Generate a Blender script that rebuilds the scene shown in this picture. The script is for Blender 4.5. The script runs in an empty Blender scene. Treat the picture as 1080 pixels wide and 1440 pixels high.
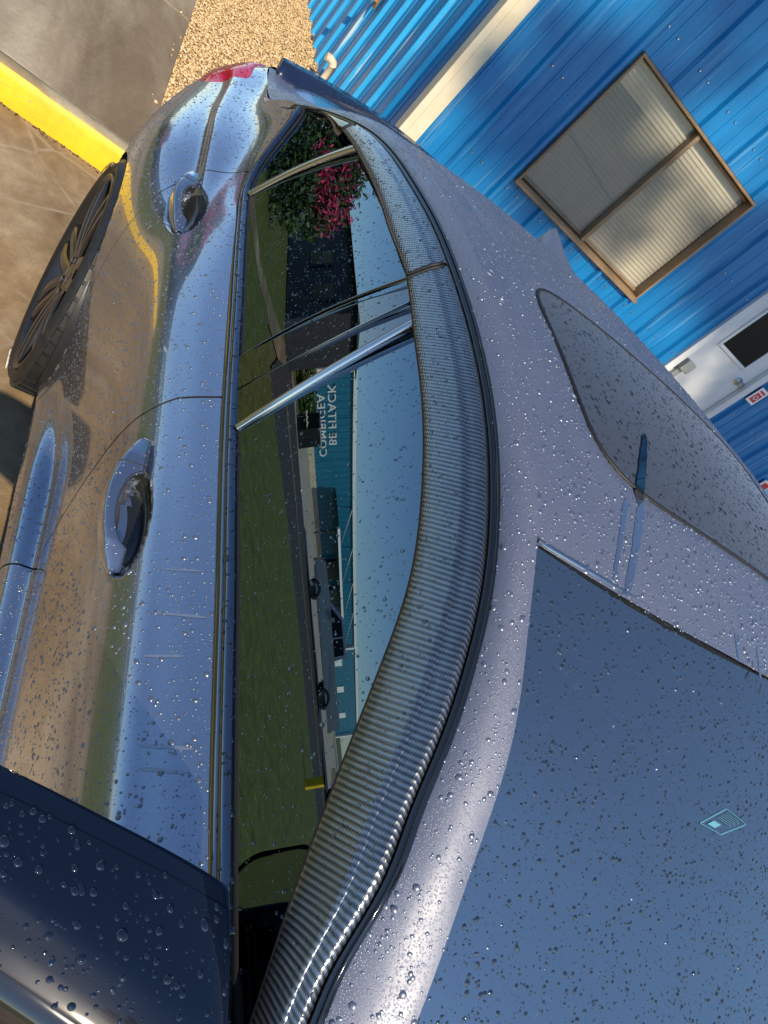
import bpy, bmesh, math, random
import numpy as np
from mathutils import Vector, Matrix, noise as mnoise
random.seed(7); RNG = np.random.default_rng(7)
SC = bpy.context.scene
COL = SC.collection

# ------------------------------------------------------------------ camera
F_PX = 1010.0
CAM = np.array([-1.16, 0.0, 1.65])
AX = np.array([[0.73447553, 0.3570202, 0.5771328],
               [-0.10814353, -0.77799024, 0.61889916],
               [0.66996319, -0.51697947, -0.53280537]])   # columns: image right, image down, view direction
cam_d = bpy.data.cameras.new('camera')
cam = bpy.data.objects.new('camera', cam_d); COL.objects.link(cam)
cam_d.sensor_fit = 'VERTICAL'; cam_d.sensor_height = 36.0; cam_d.sensor_width = 27.0
cam_d.lens = 36.0 * F_PX / 1440.0
cam_d.clip_start = 0.02; cam_d.clip_end = 3000
R = AX.copy(); R[:, 1] *= -1; R[:, 2] *= -1
cam.matrix_world = Matrix([list(R[i]) + [CAM[i]] for i in range(3)] + [[0, 0, 0, 1]])
SC.camera = cam

# ------------------------------------------------------------------ light
SUN_EL = math.radians(36.0)
SUN_AZ = math.radians(187.0)            # direction towards the sun, clockwise from +Y
sdir = Vector((math.sin(SUN_AZ) * math.cos(SUN_EL), math.cos(SUN_AZ) * math.cos(SUN_EL), math.sin(SUN_EL)))
W = bpy.data.worlds.new('World'); SC.world = W; W.use_nodes = True
wn = W.node_tree; wn.nodes.clear()
sky = wn.nodes.new('ShaderNodeTexSky'); sky.sky_type = 'NISHITA'; sky.sun_disc = False
sky.sun_elevation = SUN_EL; sky.sun_rotation = SUN_AZ
sky.air_density = 1.0; sky.dust_density = 0.15; sky.ozone_density = 4.5
bg = wn.nodes.new('ShaderNodeBackground'); bg.inputs['Strength'].default_value = 0.135
wo = wn.nodes.new('ShaderNodeOutputWorld')
wn.links.new(sky.outputs[0], bg.inputs[0]); wn.links.new(bg.outputs[0], wo.inputs[0])
sun_d = bpy.data.lights.new('sun', 'SUN'); sun_d.energy = 4.3; sun_d.angle = math.radians(0.5)
sun_d.color = (1.0, 0.86, 0.64)
sun = bpy.data.objects.new('sun', sun_d); COL.objects.link(sun)
sun.rotation_euler = sdir.to_track_quat('Z', 'Y').to_euler()
SC.view_settings.view_transform = 'Standard'; SC.view_settings.look = 'None'
SC.view_settings.exposure = 0.4; SC.view_settings.gamma = 1.0
SC.view_settings.use_curve_mapping = False
SC.cycles.max_bounces = 10; SC.cycles.transmission_bounces = 6; SC.cycles.glossy_bounces = 6
SC.cycles.caustics_reflective = False; SC.cycles.caustics_refractive = False
SC.cycles.use_denoising = True

GZ = 0.03       # ground level

# ------------------------------------------------------------------ helpers
def nspline(t, P, tq):
    """natural cubic spline through P (n, ...) at t (n,), evaluated at tq (m,)"""
    t = np.asarray(t, float); P = np.asarray(P, float); tq = np.asarray(tq, float)
    n = len(t); h = np.diff(t); sh = P.shape[1:]; Pf = P.reshape(n, -1)
    A = np.zeros((n, n)); B = np.zeros_like(Pf); A[0, 0] = A[-1, -1] = 1
    for i in range(1, n - 1):
        A[i, i - 1] = h[i - 1]; A[i, i] = 2 * (h[i - 1] + h[i]); A[i, i + 1] = h[i]
        B[i] = 6 * ((Pf[i + 1] - Pf[i]) / h[i] - (Pf[i] - Pf[i - 1]) / h[i - 1])
    Mx = np.linalg.solve(A, B)
    k = np.clip(np.searchsorted(t, tq) - 1, 0, n - 2); a = tq - t[k]; b = t[k + 1] - tq; hh = h[k]
    a = a[:, None]; b = b[:, None]; hh = hh[:, None]
    out = (Mx[k] * b**3 + Mx[k + 1] * a**3) / (6 * hh) + (Pf[k] / hh - Mx[k] * hh / 6) * b + (Pf[k + 1] / hh - Mx[k + 1] * hh / 6) * a
    return out.reshape((len(tq),) + sh)

def link(o, parent=None):
    COL.objects.link(o)
    if parent is not None:
        o.parent = parent; o.matrix_parent_inverse = parent_inv(parent)
    return o

def tag(o, label=None, cat=None, group=None, kind=None):
    if label: o['label'] = label
    if cat: o['category'] = cat
    if group: o['group'] = group
    if kind: o['kind'] = kind
    return o

def empty(name, loc=(0, 0, 0)):
    o = bpy.data.objects.new(name, None); o.location = loc; o.empty_display_size = 0.1
    return link(o)

def mesh_obj(name, V, F, mat, parent=None, smooth=True, uv=None):
    me = bpy.data.meshes.new(name)
    me.from_pydata([tuple(map(float, v)) for v in V], [], [tuple(int(i) for i in f) for f in F])
    if uv is not None:
        lay = me.uv_layers.new(name='UVMap')
        li = np.empty(len(me.loops), dtype=np.int32); me.loops.foreach_get('vertex_index', li)
        lay.data.foreach_set('uv', np.asarray(uv, np.float32)[li].ravel())
    if smooth: me.polygons.foreach_set('use_smooth', np.ones(len(me.polygons), bool))
    me.materials.append(mat); me.update()
    if mat.name.endswith(('_glass', '_pillar')) and parent is not None and parent.name.startswith(('parked', 'window')):
        c = np.array([v_.co[:] for v_ in me.vertices]).mean(0); nn = sum((p.normal * p.area for p in me.polygons), Vector((0, 0, 0)))   # glass must face outwards
        out = (CAM - c) if 'house' in mat.name else (c - np.array([0, c[1] + .2 * (mat.name[:4] == 'wind'), .8]))
        if nn.dot(Vector(out)) < 0: me.flip_normals()
    return link(bpy.data.objects.new(name, me), parent)      # geometry is given in world coordinates

def local_m(o): return Matrix.Translation(o.location) @ o.rotation_euler.to_matrix().to_4x4()
def world_m(o): return local_m(o) if o.parent is None else world_m(o.parent) @ o.matrix_parent_inverse @ local_m(o)
def parent_inv(p): return world_m(p).inverted()

def grid_faces(nu, nv, flip=False, keep=None, wrap=False):
    F = []
    for i in range(nu - 1):
        for j in range(nv - (0 if wrap else 1)):
            if keep is not None and not keep[i, j]: continue
            a, b, c, d = i * nv + j, (i + 1) * nv + j, (i + 1) * nv + (j + 1) % nv, i * nv + (j + 1) % nv
            F.append((a, d, c, b) if flip else (a, b, c, d))
    return F

def grid_obj(name, P, mat, parent=None, flip=False, keep=None, uv=None, smooth=True):
    nu, nv = P.shape[:2]
    return mesh_obj(name, P.reshape(-1, 3), grid_faces(nu, nv, flip, keep), mat, parent, smooth, None if uv is None else uv.reshape(-1, 2))

def box_vf(x0, y0, z0, x1, y1, z1):
    V = [(x0, y0, z0), (x1, y0, z0), (x1, y1, z0), (x0, y1, z0), (x0, y0, z1), (x1, y0, z1), (x1, y1, z1), (x0, y1, z1)]
    F = [(0, 3, 2, 1), (4, 5, 6, 7), (0, 1, 5, 4), (1, 2, 6, 5), (2, 3, 7, 6), (3, 0, 4, 7)]
    return V, F

def add_bevel(o, w, seg=2, ang=30):
    m = o.modifiers.new('bevel', 'BEVEL'); m.width = w; m.segments = seg; m.limit_method = 'ANGLE'; m.angle_limit = math.radians(ang)
    return o

def box(name, a, b, mat, parent=None, bevel=0.0, frame=None):
    """box between corners a and b; frame maps local coordinates (s, n, z) to the world"""
    V, F = box_vf(*a, *b)
    if frame is not None: V = [frame(v) for v in V]
    o = mesh_obj(name, V, F, mat, parent, smooth=False)
    if bevel: add_bevel(o, bevel)
    return o

def sweep(path, sections, closed=True, caps=True):
    """path (n,3) with local section rings given already in world coordinates: sections (n,k,3)"""
    n, k = sections.shape[:2]
    V = sections.reshape(-1, 3); F = grid_faces(n, k, wrap=closed)
    if caps and closed:
        F.append(tuple(range(k - 1, -1, -1))); F.append(tuple((n - 1) * k + i for i in range(k)))
    return V, F

def tube_vf(path, r, k=8):
    path = np.asarray(path, float); n = len(path); rr = np.broadcast_to(np.asarray(r, float), (n,))
    T = np.gradient(path, axis=0); T /= np.linalg.norm(T, axis=1)[:, None]
    up = np.array([0, 0, 1.0]) if abs(T[:, 2]).mean() < .8 else np.array([1.0, 0, 0])
    S = []
    for i in range(n):
        a = np.cross(T[i], up); a /= np.linalg.norm(a); b = np.cross(a, T[i])
        ang = np.linspace(0, 2 * np.pi, k, endpoint=False)
        S.append(path[i] + rr[i] * (np.cos(ang)[:, None] * a + np.sin(ang)[:, None] * b))
    return sweep(path, np.array(S))

def merge(parts):
    V = []; F = []
    for v, f in parts:
        o = len(V); V += [tuple(p) for p in v]; F += [tuple(i + o for i in q) for q in f]
    return V, F

def tube(name, path, r, mat, parent=None, k=8):
    V, F = tube_vf(path, r, k); return mesh_obj(name, V, F, mat, parent)

# ------------------------------------------------------------------ materials
def new_mat(name):
    m = bpy.data.materials.new(name); m.use_nodes = True
    nt = m.node_tree; b = nt.nodes['Principled BSDF']
    return m, nt, b

def simple(name, col, rough=0.5, metal=0.0, coat=0.0, spec=0.5, ior=1.5, emit=None):
    m, nt, b = new_mat(name)
    b.inputs['Base Color'].default_value = (*col, 1); b.inputs['Roughness'].default_value = rough
    b.inputs['Metallic'].default_value = metal; b.inputs['Coat Weight'].default_value = coat
    b.inputs['Coat Roughness'].default_value = 0.03; b.inputs['IOR'].default_value = ior; b.inputs['Specular IOR Level'].default_value = spec
    return m

def N(nt, t, **kw):
    n = nt.nodes.new(t)
    for k, v in kw.items():
        if k in n.inputs: n.inputs[k].default_value = v
        else: setattr(n, k, v)
    return n

def coords(nt, scale=(1, 1, 1), rot=(0, 0, 0), kind='Object'):
    tc = nt.nodes.new('ShaderNodeTexCoord'); mp = nt.nodes.new('ShaderNodeMapping')
    mp.inputs['Scale'].default_value = scale; mp.inputs['Rotation'].default_value = rot
    nt.links.new(tc.outputs[kind], mp.inputs['Vector']); return mp.outputs[0]

def ramp(nt, fac, stops, interp='LINEAR'):
    r = nt.nodes.new('ShaderNodeValToRGB'); r.color_ramp.interpolation = interp
    e = r.color_ramp.elements
    while len(e) < len(stops): e.new(0.5)
    for el, (p, c) in zip(e, stops): el.position = p; el.color = (*c, 1) if len(c) == 3 else c
    nt.links.new(fac, r.inputs[0]); return r.outputs[0]

def noise(nt, vec, scale, detail=4, rough=0.55, dist=0.0):
    n = N(nt, 'ShaderNodeTexNoise', Scale=scale, Detail=detail, Roughness=rough, Distortion=dist)
    if vec is not None: nt.links.new(vec, n.inputs['Vector'])
    return n.outputs['Fac']

def bump(nt, b, h, strength=0.3, dist=0.01):
    n = N(nt, 'ShaderNodeBump', Strength=strength, Distance=dist)
    nt.links.new(h, n.inputs['Height']); nt.links.new(n.outputs[0], b.inputs['Normal']); return n

def mix(nt, fac, a, b, mode='MIX'):
    n = nt.nodes.new('ShaderNodeMix'); n.data_type = 'RGBA'; n.blend_type = mode
    for s, v in ((n.inputs[0], fac), (n.inputs[6], a), (n.inputs[7], b)):
        if hasattr(v, 'is_linked') or hasattr(v, 'links'): nt.links.new(v, s)
        else: s.default_value = v if not isinstance(v, tuple) or len(v) == 4 else (*v, 1)
    return n.outputs[2]

def make_paint(name, coat_rough, misty, rough=.24, cior=2.2, k=(1, 1, 1), metal=.92):
    m, nt, b = new_mat(name)
    v = coords(nt)
    fl = N(nt, 'ShaderNodeTexVoronoi', Scale=1400.0); nt.links.new(v, fl.inputs['Vector'])
    c = ramp(nt, fl.outputs['Color'], [(0.0, (0.225 * k[0], 0.255 * k[1], 0.325 * k[2])), (1.0, (0.38 * k[0], 0.415 * k[1], 0.50 * k[2]))])
    nt.links.new(c, b.inputs['Base Color'])
    b.inputs['Metallic'].default_value = metal; b.inputs['Roughness'].default_value = rough
    b.inputs['Coat Weight'].default_value = 1.0; b.inputs['Coat IOR'].default_value = cior
    s = noise(nt, coords(nt, (4, 1.2, 4)), 5.0, 6, .65)
    r = ramp(nt, s, [(0.40, (coat_rough,) * 3), (0.72, (coat_rough * 2.2 + .02,) * 3)])
    nt.links.new(r, b.inputs['Coat Roughness'])
    if misty:      # a fog of droplets too small to build one by one
        vo = N(nt, 'ShaderNodeTexVoronoi', Scale=420.0); nt.links.new(coords(nt), vo.inputs['Vector'])
        h = ramp(nt, vo.outputs['Distance'], [(0.0, (1, 1, 1)), (0.42, (0, 0, 0))])
        bp = N(nt, 'ShaderNodeBump', Strength=0.55, Distance=0.0012); nt.links.new(h, bp.inputs['Height']); nt.links.new(bp.outputs[0], b.inputs['Coat Normal'])
    return m

def make_glass(name, tint, rough=0.0, ior=1.62, gcol=(1, 1, 1), dew=0.0):
    m, nt, b = new_mat(name); nt.nodes.remove(b)
    out = nt.nodes['Material Output']
    fr = N(nt, 'ShaderNodeFresnel', IOR=ior)
    tr = nt.nodes.new('ShaderNodeBsdfTransparent'); tr.inputs[0].default_value = (*tint, 1)
    gl = nt.nodes.new('ShaderNodeBsdfGlossy'); gl.inputs['Roughness'].default_value = rough; gl.inputs[0].default_value = (*gcol, 1)
    mx = nt.nodes.new('ShaderNodeMixShader')
    nt.links.new(fr.outputs[0], mx.inputs[0]); nt.links.new(tr.outputs[0], mx.inputs[1]); nt.links.new(gl.outputs[0], mx.inputs[2])
    last = mx.outputs[0]
    if dew:      # pale diffuse film: sunroof dew, house pane dirt, windshield haze painted in
        df = nt.nodes.new('ShaderNodeBsdfDiffuse'); df.inputs[0].default_value = (.62, .63, .66, 1); m2 = nt.nodes.new('ShaderNodeMixShader'); m2.inputs[0].default_value = dew
        nt.links.new(last, m2.inputs[1]); nt.links.new(df.outputs[0], m2.inputs[2]); last = m2.outputs[0]
    nt.links.new(last, out.inputs[0])
    return m

def make_carbon():
    m, nt, b = new_mat('carbon_fibre')
    uv = nt.nodes.new('ShaderNodeTexCoord'); mp = nt.nodes.new('ShaderNodeMapping'); nt.links.new(uv.outputs['UV'], mp.inputs[0])
    mp.inputs['Rotation'].default_value = (0, 0, math.radians(-32))
    sep = nt.nodes.new('ShaderNodeSeparateXYZ'); nt.links.new(mp.outputs[0], sep.inputs[0])
    def M2(op, a, bb=None):
        n = nt.nodes.new('ShaderNodeMath'); n.operation = op
        for i, v in enumerate((a, bb)):
            if v is None: continue
            if isinstance(v, (int, float)): n.inputs[i].default_value = v
            else: nt.links.new(v, n.inputs[i])
        return n.outputs[0]
    # ribs of the twill across the strip every 6 mm, each faintly broken along its length
    rib = M2('SINE', M2('MULTIPLY', sep.outputs[0], 2 * math.pi / 0.0054))
    wf = M2('SINE', M2('ADD', M2('MULTIPLY', sep.outputs[1], 2 * math.pi / 0.0036), M2('MULTIPLY', sep.outputs[0], 2 * math.pi / 0.0108)))
    h = M2('ADD', M2('MULTIPLY', rib, 0.5), M2('MULTIPLY', wf, 0.16))
    nz = noise(nt, uv.outputs['UV'], 30, 3)
    h2 = M2('ADD', h, M2('MULTIPLY', M2('SUBTRACT', nz, .5), .5))
    c = ramp(nt, M2('ADD', M2('MULTIPLY', h2, 0.7), 0.5), [(0.15, (0.030, 0.034, 0.038)), (0.9, (0.27, 0.285, 0.29))])
    nt.links.new(c, b.inputs['Base Color'])
    b.inputs['Metallic'].default_value = 0.9; b.inputs['Roughness'].default_value = 0.30
    b.inputs['Coat Weight'].default_value = 1.0; b.inputs['Coat Roughness'].default_value = 0.04; b.inputs['Coat IOR'].default_value = 1.8
    bp = N(nt, 'ShaderNodeBump', Strength=0.5, Distance=0.0005)
    nt.links.new(h, bp.inputs['Height']); nt.links.new(bp.outputs[0], b.inputs['Normal'])
    bp2 = N(nt, 'ShaderNodeBump', Strength=0.35, Distance=0.0004)
    nt.links.new(h, bp2.inputs['Height']); nt.links.new(bp2.outputs[0], b.inputs['Coat Normal'])
    return m

def make_tyre():
    m, nt, b = new_mat('tyre_rubber')
    n = noise(nt, coords(nt), 60, 4)
    nt.links.new(ramp(nt, n, [(0.3, (0.008, 0.009, 0.011)), (0.8, (0.022, 0.022, 0.022))]), b.inputs['Base Color'])
    b.inputs['Roughness'].default_value = 0.5
    return m

def make_concrete(name, a, b_, scale=1.0, rough=0.75, streak=(1, 1, 1), cracks=0.0, wet=0.0):
    m, nt, b = new_mat(name)
    v = coords(nt, streak)
    n1 = noise(nt, v, 1.6 * scale, 6, 0.62, 0.6); n2 = noise(nt, coords(nt), 26 * scale, 5, 0.7); n3 = noise(nt, coords(nt), 420, 2)
    base = ramp(nt, n1, [(0.36, a), (0.50, tuple((p + q) / 2 for p, q in zip(a, b_))), (0.64, b_)])
    st = ramp(nt, noise(nt, coords(nt, streak), .9, 5, .7, 1.0), [(.44, (.66, .58, .47)), (.60, (1, 1, 1))]); base = mix(nt, 1.0, base, st, 'MULTIPLY')
    base = mix(nt, 0.55, base, ramp(nt, n2, [(0.25, (0.55,) * 3), (0.75, (1.2,) * 3)]), 'MULTIPLY')
    base = mix(nt, 0.6, base, ramp(nt, n3, [(0.3, (0.6,) * 3), (0.7, (1.25,) * 3)]), 'MULTIPLY')
    if cracks:
        vo = N(nt, 'ShaderNodeTexVoronoi', Scale=4.0); vo.feature = 'DISTANCE_TO_EDGE'
        dn = nt.nodes.new('ShaderNodeVectorMath'); dn.operation = 'ADD'
        nz = N(nt, 'ShaderNodeTexNoise', Scale=9.0, Detail=4.0); nt.links.new(coords(nt), dn.inputs[0])
        sc = nt.nodes.new('ShaderNodeVectorMath'); sc.operation = 'SCALE'; sc.inputs['Scale'].default_value = 0.25
        nt.links.new(nz.outputs['Color'], sc.inputs[0]); nt.links.new(sc.outputs[0], dn.inputs[1])
        nt.links.new(dn.outputs[0], vo.inputs['Vector'])
        mk = ramp(nt, noise(nt, coords(nt), 2.3, 3), [(0.5, (0, 0, 0)), (0.6, (1, 1, 1))])
        ln = ramp(nt, vo.outputs['Distance'], [(0.0, (cracks,) * 3), (0.035, (0, 0, 0))])
        base = mix(nt, mix(nt, 1.0, ln, mk, 'MULTIPLY'), base, (0.42, 0.36, 0.28), 'MIX')
    nt.links.new(base, b.inputs['Base Color']); b.inputs['Roughness'].default_value = rough
    h = mix(nt, 0.5, n2, n3)
    bump(nt, b, h, 0.35, 0.004)
    return m

def make_wall_paint(name, col, col2, streak_col=None, rough=0.32):
    m, nt, b = new_mat(name)
    n = noise(nt, coords(nt, (9, 9, 0.7)), 2.0, 5, 0.6)
    c = ramp(nt, n, [(0.3, col), (0.75, col2)])
    if streak_col:
        s = noise(nt, coords(nt, (16, 16, 0.9)), 1.5, 4, 0.6)
        c = mix(nt, ramp(nt, s, [(0.58, (0, 0, 0)), (0.68, (0.75,) * 3)]), c, streak_col)
    nt.links.new(c, b.inputs['Base Color']); b.inputs['Roughness'].default_value = rough
    bump(nt, b, noise(nt, coords(nt, (3, 3, 0.6)), 5, 2), 0.12, 0.02)
    return m

def make_noisy(name, a, b_, scale, rough=0.6, detail=5, bumpy=0.2, stretch=(1, 1, 1), dist=0.01):
    m, nt, b = new_mat(name)
    n = noise(nt, coords(nt, stretch), scale, detail, 0.6)
    nt.links.new(ramp(nt, n, [(0.3, a), (0.7, b_)]), b.inputs['Base Color']); b.inputs['Roughness'].default_value = rough
    if bumpy: bump(nt, b, n, bumpy, dist)
    return m

def make_leaf(name, a, b_):
    m, nt, b = new_mat(name)
    oi = nt.nodes.new('ShaderNodeNewGeometry')
    nt.links.new(ramp(nt, oi.outputs['Random Per Island'], [(0, a), (1, b_)]), b.inputs['Base Color'])
    b.inputs['Roughness'].default_value = 0.55
    return m

def make_water():
    m, nt, b = new_mat('water')
    b.inputs['Base Color'].default_value = (1, 1, 1, 1); b.inputs['Transmission Weight'].default_value = 1.0
    b.inputs['Roughness'].default_value = 0.02; b.inputs['IOR'].default_value = 1.333
    return m

MT = dict(
    paint=make_paint('grey_metallic_paint', .012, False), roof_paint=make_paint('dewy_grey_metallic_paint', .25, True, .60, 1.6, (.49, .485, .56), .45), bead=make_paint('water_bead_on_paint', .16, False, .40, 1.5, (.62, .64, .68), .7), glass_bead=simple('water_bead_on_windshield', (.008, .014, .022), .03, ior=2.3), dark_bead=simple('water_bead_on_dark_paint', (0.006, 0.011, 0.026), 0.03, 0.2, 1.0),
    tinted=make_glass('tinted_window_glass', (0.03, 0.035, 0.035), ior=3.1, gcol=(.66, .86, 1)),
    windshield=make_glass('windshield_glass', (0.05, 0.07, 0.08), ior=4.0, gcol=(.80, .93, 1), dew=.018),  # pale haze painted in to lift the dark sky reflection
    roofglass=make_glass('sunroof_glass', (0.02, 0.022, 0.024), ior=2.3, rough=0.45, dew=.03),
    gloss_black=simple('gloss_black_trim', (0.006, 0.006, 0.007), 0.04, ior=1.8),
    satin_black=simple('satin_black_plastic', (0.012, 0.012, 0.013), 0.35),
    rubber=simple('black_rubber', (0.010, 0.010, 0.010), 0.6),
    chrome=simple('dark_chrome', (0.55, 0.53, 0.50), 0.12, 1.0),
    darkchrome=simple('smoked_chrome', (0.22, 0.23, 0.26), 0.07, 1.0),
    carbon=make_carbon(), tyre=make_tyre(),
    rim=simple('graphite_rim', (0.020, 0.021, 0.025), 0.32, 0.3, 0.15), pillar=make_glass('gloss_black_pillar', (0, 0, 0), ior=2.7),
    navy=simple('wet_navy_spoiler_paint', (0.008, 0.014, 0.045), 0.30, 0.0, 1.0),
    mirror_paint=simple('wet_dark_mirror_paint', (0.003, 0.007, 0.019), 0.30, 0.0, 1.0, .06),
    red_lens=simple('red_tail_lens', (0.50, 0.004, 0.03), 0.15, 0.0, 0.3),
    lens=simple('clear_signal_lens', (0.75, 0.72, 0.70), 0.12, 0.0, 1.0),
    interior=simple('interior_black', (0.012, 0.012, 0.013), 0.7),
    sticker=simple('pale_sticker_print', (0.10, 0.30, 0.40), 0.6),
    water=make_water(),
    text_white=simple('white_print', (0.75, 0.75, 0.73), 0.6),
)

# ------------------------------------------------------------------ car curves (metres; +Y to the tail, visible side at -X)
STRIP = np.array([(-.748, -.42, .938), (-.746, -.22, .943), (-.736, -.10, .960), (-.7175, -.03, .998), (-.696, .046, 1.059), (-.690, .074, 1.078), (-.669, .135, 1.134), (-.657, .188, 1.168), (-.642, .245, 1.205), (-.629, .307, 1.239), (-.618, .363, 1.264),
    (-.608, .434, 1.288), (-.601, .506, 1.305), (-.597, .567, 1.316), (-.593, .648, 1.326), (-.590, .741, 1.332), (-.590, .922, 1.332), (-.592, 1.069, 1.324), (-.598, 1.223, 1.306),
    (-.607, 1.393, 1.278), (-.620, 1.53, 1.24), (-.634, 1.633, 1.199), (-.649, 1.733, 1.152), (-.661, 1.805, 1.114), (-.672, 1.93, 1.045), (-.668, 2.10, .99), (-.650, 2.30, .958), (-.632, 2.47, .945)])
DITCH = np.array([(-.700, -.42, .945), (-.672, -.18, .975), (-.640, -.03, 1.060), (-.626, .035, 1.110), (-.605, .15, 1.190), (-.592, .234, 1.245), (-.582, .35, 1.295), (-.572, .44, 1.326), (-.558, .57, 1.350), (-.550, .74, 1.364), (-.548, .92, 1.364),
    (-.552, 1.07, 1.355), (-.556, 1.22, 1.338), (-.558, 1.39, 1.311), (-.560, 1.53, 1.278), (-.560, 1.65, 1.238), (-.558, 1.80, 1.178), (-.556, 2.0, 1.095), (-.556, 2.2, 1.02), (-.558, 2.35, .975), (-.56, 2.47, .955)])
CROWN = np.array([(.36, 1.352), (.6, 1.383), (.9, 1.392), (1.2, 1.372), (1.5, 1.325), (1.7, 1.272), (1.9, 1.195), (2.1, 1.11), (2.3, 1.02), (2.47, .975)])

def curve_y(c, y):
    return np.stack([nspline(c[:, 1], c[:, 0], y), np.asarray(y, float), nspline(c[:, 1], c[:, 2], y)], -1)

def Xs(y, z):
    h = z - .985
    return -(.74 - .03 * (y - .8) ** 2) + .344 * h + .25 * h * np.abs(h)

def side_pt(y, z, off=0.0):
    y = np.asarray(y, float); z = np.asarray(z, float); e = 1e-3
    n = np.stack([-np.ones_like(y), (Xs(y + e, z) - Xs(y - e, z)) / (2 * e), (Xs(y, z + e) - Xs(y, z - e)) / (2 * e)], -1)
    n /= np.linalg.norm(n, axis=-1)[..., None]
    return np.stack([Xs(y, z), y, z], -1) + np.asarray(off, float)[..., None] * n

# body side net: rows from the belt down to the sill
def row(*p): return np.array(p, float)
B_ROWS = {
    -1.0: row((-.60, .86), (-.66, .855), (-.71, .84), (-.75, .815), (-.785, .785), (-.81, .75), (-.83, .69), (-.835, .58), (-.82, .44), (-.805, .35), (-.82, .29), (-.82, .23), (-.78, .16)),
    -.35: row((-.740, .945), (-.758, .927), (-.778, .908), (-.799, .888), (-.819, .866), (-.841, .817), (-.850, .745), (-.836, .61), (-.816, .43), (-.800, .345), (-.836, .316), (-.836, .24), (-.80, .16)),
    .15: row((-.744, .966), (-.762, .949), (-.782, .930), (-.802, .910), (-.822, .888), (-.844, .838), (-.853, .762), (-.838, .62), (-.816, .43), (-.800, .345), (-.838, .316), (-.838, .24), (-.80, .16)),
    .55: row((-.748, .968), (-.766, .951), (-.786, .932), (-.806, .912), (-.825, .890), (-.845, .845), (-.854, .768), (-.843, .62), (-.816, .43), (-.800, .345), (-.840, .316), (-.838, .24), (-.80, .16)),
    .9: row((-.749, .969), (-.767, .953), (-.787, .935), (-.807, .914), (-.826, .891), (-.843, .853), (-.852, .775), (-.843, .62), (-.818, .43), (-.802, .345), (-.842, .316), (-.840, .24), (-.80, .16)),
    1.2: row((-.747, .970), (-.764, .956), (-.784, .938), (-.804, .917), (-.824, .893), (-.841, .862), (-.853, .785), (-.849, .62), (-.826, .43), (-.812, .345), (-.848, .316), (-.852, .24), (-.80, .16)),
    1.42: row((-.742, .971), (-.755, .960), (-.771, .943), (-.788, .922), (-.806, .898), (-.829, .869), (-.858, .80), (-.876, .64), (-.860, .45), (-.852, .36), (-.856, .300), (-.858, .24), (-.80, .16)),
    1.6: row((-.722, .995), (-.731, .972), (-.750, .949), (-.772, .928), (-.797, .906), (-.815, .876), (-.870, .818), (-.902, .67), (-.900, .50), (-.895, .38), (-.885, .30), (-.868, .24), (-.82, .16)),
    1.8: row((-.668, 1.100), (-.682, 1.035), (-.710, .976), (-.757, .939), (-.793, .915), (-.805, .886), (-.880, .832), (-.910, .70), (-.910, .55), (-.905, .42), (-.893, .32), (-.876, .24), (-.83, .16)),
    2.05: row((-.672, 1.005), (-.681, .978), (-.700, .953), (-.737, .930), (-.772, .910), (-.784, .881), (-.860, .822), (-.898, .70), (-.897, .55), (-.888, .42), (-.875, .32), (-.860, .24), (-.82, .18)),
    2.28: row((-.652, .960), (-.661, .949), (-.678, .936), (-.707, .919), (-.738, .898), (-.751, .870), (-.818, .806), (-.852, .68), (-.850, .54), (-.842, .42), (-.830, .33), (-.815, .26), (-.78, .20)),
    2.47: row((-.632, .946), (-.640, .940), (-.652, .930), (-.672, .915), (-.700, .890), (-.732, .852), (-.768, .79), (-.788, .68), (-.788, .54), (-.780, .43), (-.768, .34), (-.752, .27), (-.72, .22)),
}
net = []; upar = []
for y, r in B_ROWS.items():
    net.append(np.stack([r[:, 0], np.full(len(r), y), r[:, 1]], -1)); upar.append(y)
last = B_ROWS[2.47]
for du, fx, yy in ((2.60, .90, 2.585), (2.76, .68, 2.68), (3.0, .36, 2.73), (3.25, 0.0, 2.745)):
    lean = (last[:, 1] - .16) / .8            # the tail leans forward towards the top
    ybot = yy + .03 * (1 - np.abs(lean - .45) * 2)
    net.append(np.stack([last[:, 0] * fx, ybot - .16 * np.clip(lean - .35, 0, 1) * (yy - 2.47) / .275, last[:, 1]], -1)); upar.append(du)
NET = np.array(net); UPAR = np.array(upar); VPAR = np.linspace(0, 1, NET.shape[1])

def body_eval(U, V):
    """U, V arrays (nu,nv): tensor natural spline"""
    vq = V[0]                                        # same v for every column
    rows = nspline(VPAR, NET.transpose(1, 0, 2), vq)     # (nv, nstations, 3)
    out = np.empty(U.shape + (3,))
    for j in range(len(vq)): out[:, j] = nspline(UPAR, rows[j], U[:, j])
    return out

def grid_normals(P):
    du = np.gradient(P, axis=0); dv = np.gradient(P, axis=1)
    n = np.cross(du, dv); n /= np.linalg.norm(n, axis=-1)[..., None] + 1e-12
    return n

WHEEL_Y, WHEEL_Z, ARCH_R = 1.805, .366, .358
FRONT_Y = -1.05
def arch_clip(P, keep, yc):
    """remove faces inside the wheel arch and pull the rim of the hole onto the circle"""
    d = np.hypot(P[..., 1] - yc, P[..., 2] - WHEEL_Z)
    inside = (d < ARCH_R) & (P[..., 0] < -.5)
    k = inside[:-1, :-1] & inside[1:, :-1] & inside[:-1, 1:] & inside[1:, 1:]
    keep &= ~k
    # snap vertices of kept faces that lie inside
    dirn = np.stack([P[..., 1] - yc, P[..., 2] - WHEEL_Z], -1) / np.maximum(d, 1e-6)[..., None]
    P[..., 1] = np.where(inside, yc + dirn[..., 0] * ARCH_R, P[..., 1])
    P[..., 2] = np.where(inside, WHEEL_Z + dirn[..., 1] * ARCH_R, P[..., 2])
    return keep

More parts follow.
